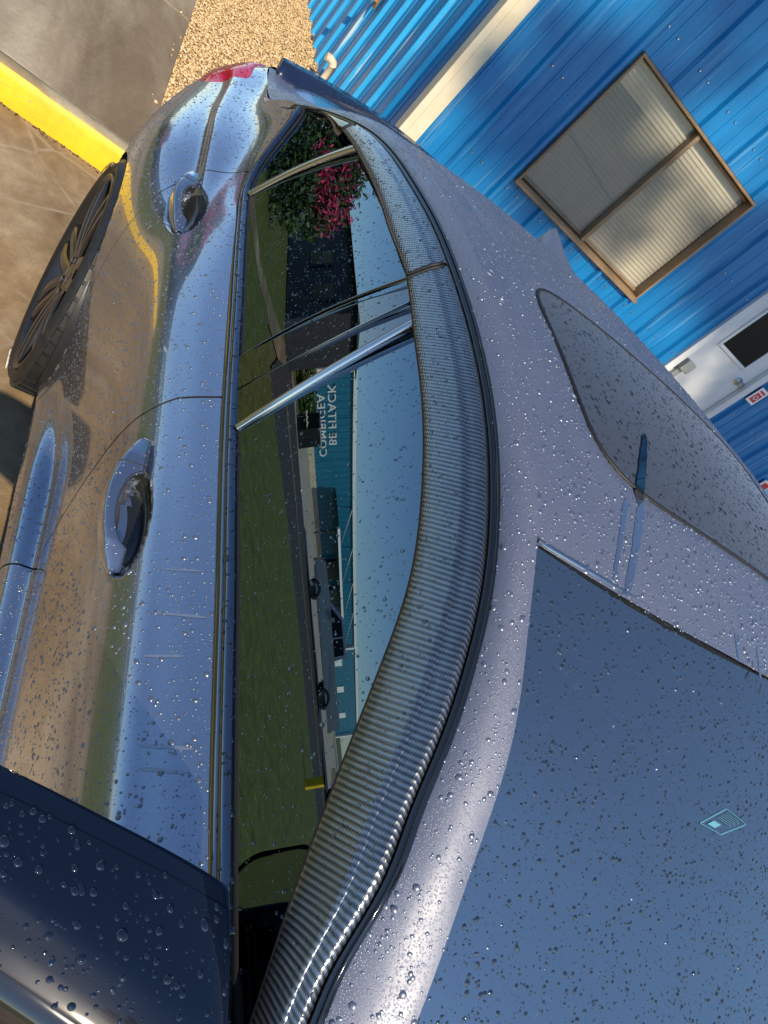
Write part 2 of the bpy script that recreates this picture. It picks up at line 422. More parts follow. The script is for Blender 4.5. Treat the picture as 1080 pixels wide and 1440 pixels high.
def mirror_x(P): Q = P.copy(); Q[..., 0] *= -1; return Q

def panel(name, seam_a, seam_b, nu, nv, parent, v0=0.0, v1=1.0, cups=(), arch=None, mat=None, edges=(True, True), sides=(-1, 1), label=None):
    vq = np.linspace(v0, v1, nv)
    ya = np.interp(vq, *zip(*seam_a)); yb = np.interp(vq, *zip(*seam_b))
    s = np.linspace(0, 1, nu)[:, None]
    U = ya[None] * (1 - s) + yb[None] * s; V = np.broadcast_to(vq, U.shape)
    P = body_eval(U, V); n = grid_normals(P)
    for (cy, cz, ry, rz, dep) in cups:
        q = ((P[..., 1] - cy) / ry) ** 2 + ((P[..., 2] - cz) / rz) ** 2
        P = P - n * (dep * np.clip(1 - q, 0, 1) ** 0.6)[..., None]
    keep = np.ones((nu - 1, nv - 1), bool)
    if arch is not None: keep = arch_clip(P, keep, arch)
    fl = []
    for on, i0, i1 in ((edges[0], 0, 1), (edges[1], -1, -2)):
        if not on: continue
        t = P[i1] - P[i0]; t /= np.linalg.norm(t, axis=-1)[..., None]
        P[i0] += t * .0022
        fl.append((np.stack([P[i0], P[i0] - n[i0] * .0015 - t * .0006, P[i0] - n[i0] * .014], 0), i0 == 0))
    res = []
    for sd in sides:
        fs = sd < 0
        parts = [(P.reshape(-1, 3), grid_faces(*P.shape[:2], fs, keep))]
        V, F = merge(parts); V = np.array(V)
        if sd > 0: V[:, 0] *= -1
        o = mesh_obj(name, V, F, mat or MT['paint'], parent)
        for Q, first in fl: grid_obj('shut_line', Q if sd < 0 else mirror_x(Q), MT['rubber'], o, fs != first)
        if label: o['label'] = label
        res.append(o)
    return res

# ------------------------------------------------------------------ the car
car = empty('parked_sedan', (0, 0.9, GZ))
tag(car, 'rain-beaded dark grey sedan backed to the yellow kerb, carbon fibre visors above its windows', 'car')

SEAM_FRONT = [(0, -.30), (.3, -.30), (.6, -.34), (1, -.36)]
SEAM_B = [(0, .876), (.25, .884), (.42, .866), (.52, .848), (.62, .850), (.7, .872), (.8, .895), (1, .91)]
SEAM_R = [(0, 1.600), (.12, 1.640), (.32, 1.655), (.45, 1.62), (.56, 1.525), (.64, 1.462), (.72, 1.43), (1, 1.40)]
doors = []
fd = panel('front_door', SEAM_FRONT, SEAM_B, 190, 130, car, cups=[(.660, .864, .098, .032, .042)])
rd = panel('rear_door', SEAM_B, SEAM_R, 150, 130, car, cups=[(1.50, .884, .10, .034, .036)], arch=WHEEL_Y)
qp = panel('quarter_panel', SEAM_R, [(0, 2.47), (1, 2.47)], 110, 130, car, arch=WHEEL_Y, edges=(True, False))
ff = panel('front_fender', [(0, -1.0), (1, -1.0)], SEAM_FRONT, 70, 70, car, arch=FRONT_Y, edges=(False, True))
rb = panel('rear_bumper', [(0, 2.47), (1, 2.47)], [(0, 3.25), (1, 3.25)], 60, 60, car, edges=(False, False))

def loft_curves(A, B, nv, bulge, power=0.8):
    """surface between two curves (n,3), bulging along the outward normal"""
    v = np.linspace(0, 1, nv)[None, :, None]
    P = A[:, None] * (1 - v) + B[:, None] * v
    t = np.gradient(A, axis=0); w = B - A; n = np.cross(w, t); n /= np.linalg.norm(n, axis=1)[:, None]
    n *= np.where(n[:, 2:3] < 0, -1, 1)
    prof = np.sin(np.pi * v[0, :, 0]) ** power
    bl = np.broadcast_to(np.asarray(bulge, float), (len(A),))
    return P + n[:, None] * (bl[:, None] * prof[None])[..., None]

ys = np.concatenate([np.linspace(-.42, 1.8, 180), np.linspace(1.81, 2.47, 40)])
KA = curve_y(STRIP, ys); KB = curve_y(DITCH, ys)
Kp = loft_curves(KA, KB, 18, np.interp(ys, [-.42, .1, .5, 1.2, 1.7, 2.1, 2.47], [.006, .008, .012, .013, .012, .004, .001]))
def split_grid(name, P, ycut, parent, mat, flip):
    pass
for sd in (-1, 1):
    k1 = ys < .47
    i = int(k1.sum())
    grid_obj('roof_pillar', (Kp if sd < 0 else mirror_x(Kp)), MT['roof_paint'], car, flip=(sd > 0))

# roof skin between the two ditches
yr = np.linspace(.30, 2.30, 150)
dx = curve_y(DITCH, yr)
zc = nspline(CROWN[:, 0], CROWN[:, 1], yr)
v = np.linspace(-1, 1, 91)
def roof_z(x, y):
    """height of the roof skin at x, y (arrays)"""
    xd = np.interp(y, DITCH[:, 1], -DITCH[:, 0]); zd = nspline(DITCH[:, 1], DITCH[:, 2], np.ravel(y)).reshape(np.shape(y))
    zcc = nspline(CROWN[:, 0], CROWN[:, 1], np.ravel(y)).reshape(np.shape(y))
    return zd + (zcc - zd) * (1 - np.abs(np.clip(x / xd, -1, 1)) ** 2.1)
def header_y(x): return .385 + .055 * (np.abs(x) / .572) ** 2.2
def rear_y(x): return 1.72 - .10 * (np.abs(x) / .56) ** 2
S_X, S_Y0, S_Y1 = .425, .590, 1.065         # sunroof opening
def in_sunroof(x, y, grow=0.0):
    a = np.abs(x) / (S_X + grow); yc = (S_Y0 + S_Y1) / 2; b = np.abs(y - yc) / ((S_Y1 - S_Y0) / 2 + grow)
    return (a ** 7 + b ** 5) < 1
nu, nv_ = 170, 150
s = np.linspace(0, 1, nu)[:, None]; vx = np.linspace(-1, 1, nv_)[None]
Y = header_y(vx * .572) * (1 - s) + rear_y(vx * .56) * s
X = vx * np.interp(Y, DITCH[:, 1], -DITCH[:, 0])
Z = roof_z(X, Y)
# shallow channels that run back beside the sunroof
ch = np.exp(-((np.abs(X) - .475) / .018) ** 2) * np.clip((Y - .50) / .12, 0, 1) * np.clip((1.6 - Y) / .2, 0, 1)
Z = Z - .0035 * ch
q = (np.abs(X) / S_X) ** 7 + (np.abs(Y - (S_Y0 + S_Y1) / 2) / ((S_Y1 - S_Y0) / 2)) ** 5
Z = Z - .004 * np.exp(-np.abs(q - 1.0) * 6) 
roof = grid_obj('roof', np.stack([X, Y, Z], -1), MT['roof_paint'], car, flip=False, keep=~in_sunroof((X[1:, 1:] + X[:-1, :-1]) / 2, (Y[1:, 1:] + Y[:-1, :-1]) / 2, -.006))
# sunroof glass with a rounded outline
def polar_patch(nr, na, fz, lift):
    V = []; a = np.linspace(0, 2 * np.pi, na, endpoint=False)
    ca, sa = np.cos(a), np.sin(a)
    rr = 1 / (np.abs(ca) ** 7 + np.abs(sa) ** 5) ** (1 / 6.0)
    # exact super-ellipse radius by bisection
    lo = np.zeros(na); hi = np.full(na, 2.0)
    for _ in range(40):
        mid = (lo + hi) / 2; g = np.abs(mid * ca) ** 7 + np.abs(mid * sa) ** 5
        lo = np.where(g < 1, mid, lo); hi = np.where(g < 1, hi, mid)
    rows = []
    for t in np.linspace(0.02, 1, nr):
        x = S_X * t * lo * ca * .995; y = (S_Y0 + S_Y1) / 2 + (S_Y1 - S_Y0) / 2 * t * lo * sa * .995
        rows.append(np.stack([x, y, fz(x, y) + lift], -1))
    return np.array(rows)
Pg = polar_patch(24, 120, roof_z, -.0015)
V = Pg.reshape(-1, 3); Fg = grid_faces(24, 120, wrap=True); Fg.append(tuple(range(120)))
sun_glass = mesh_obj('sunroof', V, Fg, MT['roofglass'], car)
edge = Pg[-1]; edge = np.vstack([edge, edge[:1]])
tube('sunroof_seal', edge + np.array([0, 0, -.001]), .0035, MT['rubber'], sun_glass, 6)

# windshield
nu, nv_ = 60, 70
vx = np.linspace(-1, 1, nv_)[None]
s = np.linspace(0, 1, nu)[:, None]
ye = .440 - (.440 + .30) * s                    # along the pillar edge
edge_pts = curve_y(DITCH, ye[:, 0])
xe = -edge_pts[:, 0][:, None]; ze = edge_pts[:, 2][:, None]
ycen = header_y(0) - (.44 + .52) * s ** 1.0; zcen = 1.352 - (1.352 - .905) * s - .028 * np.sin(np.pi * s)
bow = 1 - np.abs(vx) ** 1.6
X = vx * xe; Y = ye + (ycen - ye) * bow; Z = ze + (zcen - ze) * bow + .004 * np.sin(np.pi * s) * bow
Z = Z - .002; 
WS = np.stack([X, Y, Z], -1)
ws = grid_obj('windshield', WS, MT['windshield'], car, flip=True)
tube('windshield_molding', WS[0] + np.array([0, .004, .003]), .0038, MT['chrome'], ws, 6)
# black printed band round the glass
band = simple('printed_glass_band', (.055, .055, .05), .5)
for j0, j1 in ((0, 6), (nv_ - 7, nv_ - 1)):
    Pb = WS[:, j0:j1 + 1].copy(); Pb[..., 2] -= .006
    grid_obj('frit_band', Pb, band, ws, flip=True)
Pb = WS[0:6].copy(); Pb[..., 2] -= .006
grid_obj('frit_band', Pb, band, ws, flip=True)
Pb = WS[-9:].copy(); Pb[..., 2] -= .006
grid_obj('frit_band', Pb, band, ws, flip=True)

# rear glass
yb = np.linspace(0, 1, 40)[:, None]
vx = np.linspace(-1, 1, 50)[None]
Yb = rear_y(vx * .56) * (1 - yb) + 2.30 * yb
Xb = vx * np.interp(Yb, DITCH[:, 1], -DITCH[:, 0]) ; Zb = roof_z(Xb, Yb)
grid_obj('rear_window', np.stack([Xb, Yb, Zb - .001], -1), MT['tinted'], car)
# boot lid
yb = np.linspace(0, 1, 24)[:, None]; vx = np.linspace(-1, 1, 50)[None]
Yb = 2.30 + (.20) * yb + 0 * vx; wd = .556 + .02 * yb
Zb = np.interp(Yb, [2.3, 2.5], [1.0, .985]) + .025 * (1 - np.abs(vx) ** 2.2) - .03 * np.abs(vx) ** 6 * np.ones_like(Yb)
grid_obj('boot_lid', np.stack([vx * wd * np.ones_like(Yb), Yb, Zb], -1), MT['paint'], car)
# bonnet
yb = np.linspace(0, 1, 30)[:, None]; vx = np.linspace(-1, 1, 50)[None]
Yb = -.40 - 1.35 * yb - .12 * (1 - np.abs(vx) ** 2) * (1 - yb)
Zb = .935 - .16 * yb ** 1.4 + (.055) * (1 - np.abs(vx) ** 2.4) ; Xb = vx * (.745 - .15 * yb ** 1.5)
grid_obj('bonnet', np.stack([Xb, Yb, Zb], -1), MT['paint'], car, flip=True)

# side glass, built on one curved surface, each pane its own mesh between a lower and an upper edge
def zline(pts, y): p = np.array(pts); return np.interp(y, p[:, 0], p[:, 1])
BELT_Z = [(-.4, .975), (.05, .984), (.2, .986), (.5, .991), (.8, .989), (1.1, .991), (1.5, .986), (1.56, .994), (1.62, 1.016), (1.70, 1.066), (1.77, 1.109), (1.805, 1.114)]
def strip_z(y): return nspline(STRIP[:, 1], STRIP[:, 2], np.asarray(y, float))
def pane(name, a_lo, a_hi, b_lo, b_hi, mat, nu=40, nv=14, off=0.0, zl=None, parent=None, under=.012):
    """pane whose fore edge runs from (y=a_lo at the belt) to (y=a_hi at the rail) and aft edge b_lo -> b_hi"""
    for sd in (-1, 1):
        v = np.linspace(0, 1, nv)[None]; s = np.linspace(0, 1, nu)[:, None]
        Y = (a_lo * (1 - v) + a_hi * v) * (1 - s) + (b_lo * (1 - v) + b_hi * v) * s
        z0 = zline(BELT_Z, Y) - under; z1 = np.maximum(strip_z(Y.ravel()).reshape(Y.shape) + .004, z0 + .002)
        Zp = z0 * (1 - v) + z1 * v; h = Zp - .985
        P = side_pt(Y, Zp, off + .003 - .025 * h - .055 * h * np.abs(h))
        grid_obj(name, P if sd < 0 else mirror_x(P), mat, parent or car, flip=(sd > 0))
pane('front_window', -.10, -.10, .792, .868, MT['tinted'], 60, 24)
pane('pillar_panel', .798, .866, .875, .905, MT['pillar'], 8, 16, .003)
pane('pillar_panel', .879, .907, .960, .955, MT['pillar'], 8, 16, .003)
pane('rear_window_pane', .962, .957, 1.505, 1.452, MT['tinted'], 50, 24)
pane('quarter_window', 1.520, 1.462, 1.80, 1.80, MT['tinted'], 30, 20)

def side_bar(name, y0, y1, zfrac, width, mat, off=.006, k=14, round_=True):
    """a bright strip across the pane from belt to rail"""
    t = np.linspace(0, 1, k); yy = y0 + (y1 - y0) * t + .012 * np.sin(np.pi * t) * (1 if y1 < y0 else 0)
    z0 = zline(BELT_Z, yy[:1])[0]; z1 = strip_z(yy[-1:])[0] - zfrac
    zz = z0 + (z1 - z0) * t
    for sd in (-1, 1):
        S = []
        for a in np.linspace(-1, 1, 7):
            S.append(side_pt(yy + a * width / 2, zz - a * width * .15, off + .004 * (1 - a * a)))
        S = [side_pt(yy - width / 2, zz + width * .08, -.002)] + S + [side_pt(yy + width / 2, zz - width * .08, -.002)]
        P = np.stack(S, 1)
        grid_obj(name, P if sd < 0 else mirror_x(P), mat, car, flip=(sd < 0))
side_bar('pillar_trim', .792, .862, .012, .013, MT['chrome'])
side_bar('pillar_joint', .876, .906, .012, .0022, MT['darkchrome'], off=.0015)
side_bar('pillar_joint', .9605, .9555, .012, .0022, MT['darkchrome'], off=.0015)
side_bar('quarter_window_bar', 1.512, 1.452, .02, .016, MT['chrome'])

# belt molding: outer rubber lip, smoked chrome crown, inner rubber wiper
yb = np.concatenate([np.linspace(-.38, 1.45, 120), np.linspace(1.46, 1.80, 36)])
zb = zline(BELT_Z, yb)
zb = np.convolve(np.pad(zb, 3, 'edge'), np.ones(7) / 7, 'valid')
def belt_strip(name, prof, mat):
    n_up = np.clip((yb - 1.5) / .3, 0, 1)
    for sd in (-1, 1):
        P = []
        for o, dz in prof:
            P.append(side_pt(yb, zb + dz, o))
        P = np.stack(P, 1)
        grid_obj(name, P if sd < 0 else mirror_x(P), mat, car, flip=(sd > 0))
belt_strip('belt_seal', [(.002, -.032), (.0085, -.029), (.0105, -.024), (.0100, -.016), (.006, -.013)], MT['darkchrome'])
belt_strip('belt_molding', [(.005, -.015), (.0125, -.0135), (.0145, -.010), (.0130, -.0050), (.0080, -.001), (.002, .001), (0, -.004)], MT['darkchrome'])
belt_strip('glass_wiper', [(.0035, -.002), (.004, .003), (.0018, .0065), (-.001, .006)], MT['rubber'])

# rail strip (black) between visor and roof
yk = np.linspace(-.40, 1.86, 200); ks = curve_y(STRIP, yk)
for sd in (-1, 1):
    P = []
    for o, dz in ((-.001, -.0045), (.0035, -.003), (.0048, .000), (.0022, .0025), (.0018, .0035), (.0045, .0055), (.0030, .0085), (-.008, .0115)):
        P.append(side_pt(ks[:, 1], ks[:, 2] + dz, o))
    P = np.stack(P, 1)
    grid_obj('drip_rail', P if sd < 0 else mirror_x(P), MT['gloss_black'], car, flip=(sd > 0))

# carbon fibre visors
V_LOW = np.array([(-.12, .955), (.00, .984), (.052, 1.010), (.139, 1.055), (.218, 1.099), (.279, 1.134), (.345, 1.171), (.403, 1.200), (.507, 1.232), (.599, 1.249), (.697, 1.260), (.812, 1.266), (.935, 1.272), (.945, 1.272), (1.052, 1.264), (1.198, 1.254), (1.366, 1.235), (1.523, 1.208), (1.58, 1.195)])
def visor(y0, y1, name):
    t = np.linspace(0, 1, 220); y = y0 + (y1 - y0) * t
    zl = nspline(V_LOW[:, 0], V_LOW[:, 1], y); zt = strip_z(y) - .0035
    wdt = zt - zl
    prof = [(0.0, .004), (0.0, .0165), (.015, .0185), (.05, .0190), (.2, .0192), (.4, .0190), (.6, .0184), (.68, .0180), (.695, .0168), (.71, .0162), (.80, .0156), (.92, .0144), (.975, .0122), (1.0, .005)]
    vv = np.array([p[0] for p in prof]); oo = np.array([p[1] for p in prof])
    P = np.stack([side_pt(y, zl + wdt * a, o) for a, o in prof], 1)
    L = np.concatenate([[0], np.cumsum(np.linalg.norm(np.diff(P[:, 5], axis=0), axis=1))])
    uv = np.stack([np.broadcast_to(L[:, None], P.shape[:2]), np.concatenate([[0], np.cumsum(np.linalg.norm(np.diff(P[110], axis=0), axis=1))])[None] * np.ones((len(y), 1))], -1)
    for sd in (-1, 1):
        o = grid_obj(name, P if sd < 0 else mirror_x(P), MT['carbon'], car, flip=(sd > 0), uv=uv)
        # dark rubber edging on the free edge and both ends
        e = np.vstack([P[:, 1]]); e = e if sd < 0 else mirror_x(e)
        tube('visor_edge', e, .0022, MT['rubber'], o, 6)
        for end in (0, -1):
            e = P[end, 1:-2]; e = e if sd < 0 else mirror_x(e)
            tube('visor_edge', e, .0026, MT['rubber'], o, 6)
visor(-.11, .938, 'window_visor')
visor(.946, 1.535, 'window_visor')
# gloss black corner cap behind the rear visor
t = np.linspace(0, 1, 24); yq = 1.540 + .24 * t
zt = strip_z(yq) - .004; zl = np.maximum(nspline(V_LOW[:, 0], V_LOW[:, 1], np.minimum(yq, 1.58)) - .012 - .30 * np.clip(t - .1, 0, 1) ** 2 * .22, zt - (.052 * (1 - t) ** .7 + .004))
for sd in (-1, 1):
    P = np.stack([side_pt(yq, zl + (zt - zl) * a, o) for a, o in ((0, .002), (0, .008), (.3, .010), (.7, .0095), (1, .004))], 1)
    grid_obj('corner_cap', P if sd < 0 else mirror_x(P), MT['gloss_black'], car, flip=(sd > 0))

# door handles: a bowed grip, shade painted as a near-black patch in the cup
def handle_cup(cy, cz, ry, rz, dep, door):
    vq = np.linspace(.12, .62, 90); uq = np.linspace(cy - ry, cy + ry, 70)
    U = np.broadcast_to(uq[:, None], (70, 90)).copy(); P = body_eval(U, np.broadcast_to(vq, (70, 90))); n = grid_normals(P)
    q = ((P[..., 1] - cy) / ry) ** 2 + ((P[..., 2] - cz) / rz) ** 2
    P = P - n * (dep * np.clip(1 - q, 0, 1) ** .6 - .0012)[..., None]
    ins = q < .80; keep = ins[:-1, :-1] & ins[1:, 1:] & ins[1:, :-1] & ins[:-1, 1:]
    return grid_obj('handle_cup', P, MT['cup'], door, flip=True, keep=keep)
def handle(y0, y1, z0, z1, x0, x1, bow, door, h=.026, th=.019):
    k = 60; t = np.linspace(0, 1, k); y = y0 + (y1 - y0) * t
    base = x0 + (x1 - x0) * t
    ao = np.sin(np.pi * t) ** .75; q_ = np.clip((t - .16) / .54, 0, 1); ai = np.sin(np.pi * q_) ** .45
    xo_ = base - .004 - bow * ao; xi = np.minimum(base + .010 - (bow - th + .014) * ai, base + .012); xi = np.maximum(xi, xo_ + .004)
    zc_ = z0 + (z1 - z0) * t + .003 * np.sin(np.pi * t)
    S = []
    for i in range(k):
        hh = h * (.30 + .70 * min(1, 1.9 * np.sin(np.pi * np.clip(t[i], .02, .98)))); ring = []
        for a in np.linspace(0, 2 * np.pi, 24, endpoint=False):
            ca, sa = np.cos(a), np.sin(a); cx = np.sign(ca) * abs(ca) ** .45; sz = np.sign(sa) * abs(sa) ** .45
            ring.append(((xo_[i] + xi[i]) / 2 + (xi[i] - xo_[i]) / 2 * cx, y[i], zc_[i] + hh * .5 * sz + .10 * ((xi[i] - xo_[i]) / 2 * cx)))
        S.append(ring)
    V, F = sweep(None, np.array(S)); F = [f[::-1] for f in F]
    o = mesh_obj('door_handle', V, F, MT['paint'], door)
    i = int(k * .74); ring = np.array(S[i]); c = ring.mean(0); ring = c + (ring - c) * 1.01
    tube('cap_joint', np.vstack([ring, ring[:1]]), .0008, MT['rubber'], o, 5)
    return o
MT['cup'] = simple('dark_handle_cup', (.012, .013, .015), .18, 0, .4)  # near-black colour stands for the shade inside the recess
handle_cup(.660, .864, .098, .032, .042, fd[0]); handle_cup(1.50, .884, .10, .034, .036, rd[0])
handle(.572, .792, .848, .888, -.842, -.840, .034, fd[0])
handle(1.415, 1.635, .872, .900, -.822, -.814, .030, rd[0])

# tail lamp, spoiler, fin
def lamp():
    us = np.linspace(2.30, 2.78, 30)[:, None] * np.ones((1, 14)); vs = np.broadcast_to(np.linspace(.20, .50, 14), us.shape)
    t = (us - 2.30) / .48
    P = body_eval(us, vs); n = grid_normals(P)
    a = np.clip(np.minimum(t * 6, 1), 0, 1) * np.clip(np.minimum((vs - .20) * 20, (.50 - vs) * 20), 0, 1)
    P = P + n * (.012 * a - .002)[..., None]
    for sd in (-1, 1): grid_obj('tail_lamp', P if sd < 0 else mirror_x(P), MT['red_lens'], car, flip=(sd < 0))
lamp()
t = np.linspace(-1, 1, 60); xs_ = .615 * t
ysp = 2.545 - .085 * np.abs(t) ** 2.2; zsp = 1.048 - .062 * np.abs(t) ** 1.8
S = []
for i in range(60):
    w = 1 - .75 * max(0, abs(t[i]) - .93) / .07
    S.append([(xs_[i], ysp[i] - .10 * w, zsp[i] - .045), (xs_[i], ysp[i] - .055 * w, zsp[i] - .020), (xs_[i], ysp[i] - .01, zsp[i]), (xs_[i], ysp[i] + .016, zsp[i] + .006),
              (xs_[i], ysp[i] + .022, zsp[i] - .002), (xs_[i], ysp[i] + .012, zsp[i] - .020), (xs_[i], ysp[i] - .02, zsp[i] - .055)])
V, F = sweep(None, np.array(S)); mesh_obj('boot_spoiler', V, F, MT['navy'], car)
# shark fin antenna
S = []
for q_ in np.linspace(0, 1, 26):
    y = 1.50 + .215 * q_; zb_ = float(roof_z(np.array([0.0]), np.array([y]))[0]) - .004
    hgt = .004 + .068 * (q_ ** 1.35) * (1 if q_ < .86 else max(0.0, 1 - ((q_ - .86) / .14) ** 2.2) ** .5 )
    wb = .030 * np.sin(np.pi * np.clip(q_ * .86 + .07, 0, 1)) ** .6
    S.append([(wb * (1 - f_ ** 1.6) * sgn if f_ < 1 else 0, y + .014 * f_, zb_ + hgt * f_) for sgn, f_ in ((-1, 0), (-1, .15), (-1, .35), (-1, .6), (-1, .85), (0, 1.0), (1, .85), (1, .6), (1, .35), (1, .15), (1, 0))])
V, F = sweep(None, np.array(S)); mesh_obj('roof_fin', V, F, MT['roof_paint'], car)

# door mirror
def door_mirror(sd):
    X_ = np.array([-1.105, -1.088, -1.04, -.96, -.90, -.85, -.80, -.772, -.765])
    yr_ = np.interp(X_, [-1.10, -.97, -.77], [.243, .199, .130])
    yf_ = np.interp(X_, [-1.10, -.968, -.849, -.765], [.200, .126, .060, .015])
    sc = np.array([.35, .72, .93, 1, 1, 1, .98, .90, .72])
    ztop = np.array([1.040, 1.046, 1.051, 1.055, 1.056, 1.056, 1.053, 1.049, 1.046])
    k = 40; S = []
    for i in range(len(X_)):
        hgt = .150 * sc[i]; zc_ = ztop[i] - hgt / 2 - (1 - sc[i]) * .045
        d = yr_[i] - yf_[i]; ring = []
        prof = [(0, 1.0), (-.02, .995)]
        top = [(yr_[i], zc_ + hgt * .5), (yr_[i] - d * .35, zc_ + hgt * .505), (yr_[i] - d * .75, zc_ + hgt * .49), (yr_[i] - d * 1.0, zc_ + hgt * .44), (yr_[i] - d * 1.0 - .030, zc_ + hgt * .33),
               (yr_[i] - d - .050, zc_ + hgt * .12), (yr_[i] - d - .050, zc_ - hgt * .12), (yr_[i] - d - .030, zc_ - hgt * .33), (yr_[i] - d * .8, zc_ - hgt * .46), (yr_[i] - d * .4, zc_ - hgt * .5), (yr_[i], zc_ - hgt * .48)]
        P = nspline(np.arange(len(top)), np.array(top), np.linspace(0, len(top) - 1, k))
        S.append([(X_[i], p[0], p[1]) for p in P])
    S = np.array(S)
    S = nspline(np.arange(len(X_)), S, np.linspace(0, len(X_) - 1, 50))
    if sd > 0: S[..., 0] *= -1
    ks = 15
    o = grid_obj('door_mirror', S[:, :ks + 1], MT['mirror_paint'], car, flip=(sd > 0))
    low = S[:, ks:].copy(); low[:, 0, 1] += .002; low[:, 0, 2] -= .0015
    grid_obj('lower_shell', low, MT['gloss_black'], o, flip=(sd > 0))
    tube('shell_joint', S[:, ks] + np.array([0, .0012, -.0006]), .0013, MT['rubber'], o, 6)
    for e_ in (0, -1): mesh_obj('end_cap', S[e_], [tuple(range(k))], MT['gloss_black'], o, smooth=False)
    # bezel round the rear opening, a little step below the cap
    ringA = S[:, 0]; ringB = S[:, -1]
    c = np.array([-.9 * (1 if sd < 0 else -1), .19, .98])
    loop = np.vstack([ringA, ringB[::-1]])
    lp2 = loop + np.array([0, .020, 0]); lp2 = c + (lp2 - c) * np.array([.995, 1, .97]); lp3 = c + (lp2 - c) * np.array([.94, 1, .88])
    lp0 = c + (loop - c) * np.array([.995, 1, .982]) + np.array([0, -.002, 0])
    ring = np.stack([lp0, lp0 + np.array([0, .0035, 0]) , lp2 - np.array([0, .004, 0]), lp2, lp3], 0)
    n = loop.shape[0]
    F = grid_faces(5, n, wrap=True); 
    mesh_obj('mirror_bezel', ring.reshape(-1, 3), F, MT['mirror_paint'], o)
    mesh_obj('mirror_glass', lp3 - np.array([0, .004, 0]), [tuple(range(n))], MT['chrome'], o, smooth=False)
    # signal lens low on the front face
    sg = S[4:34, 20:22] + np.array([0, -.003, 0])
    grid_obj('signal_lens', sg, MT['lens'], o)
    # foot that joins it to the door
    V, F = box_vf(-.80, .0, .93, -.735, .10, .985)
    if sd > 0: V = [(-a, b_, c_) for a, b_, c_ in V]; F = [f[::-1] for f in F]
    add_bevel(mesh_obj('mirror_foot', V, F, MT['satin_black'], o, smooth=True), .015, 3)
    return o
dm = door_mirror(-1); door_mirror(1)

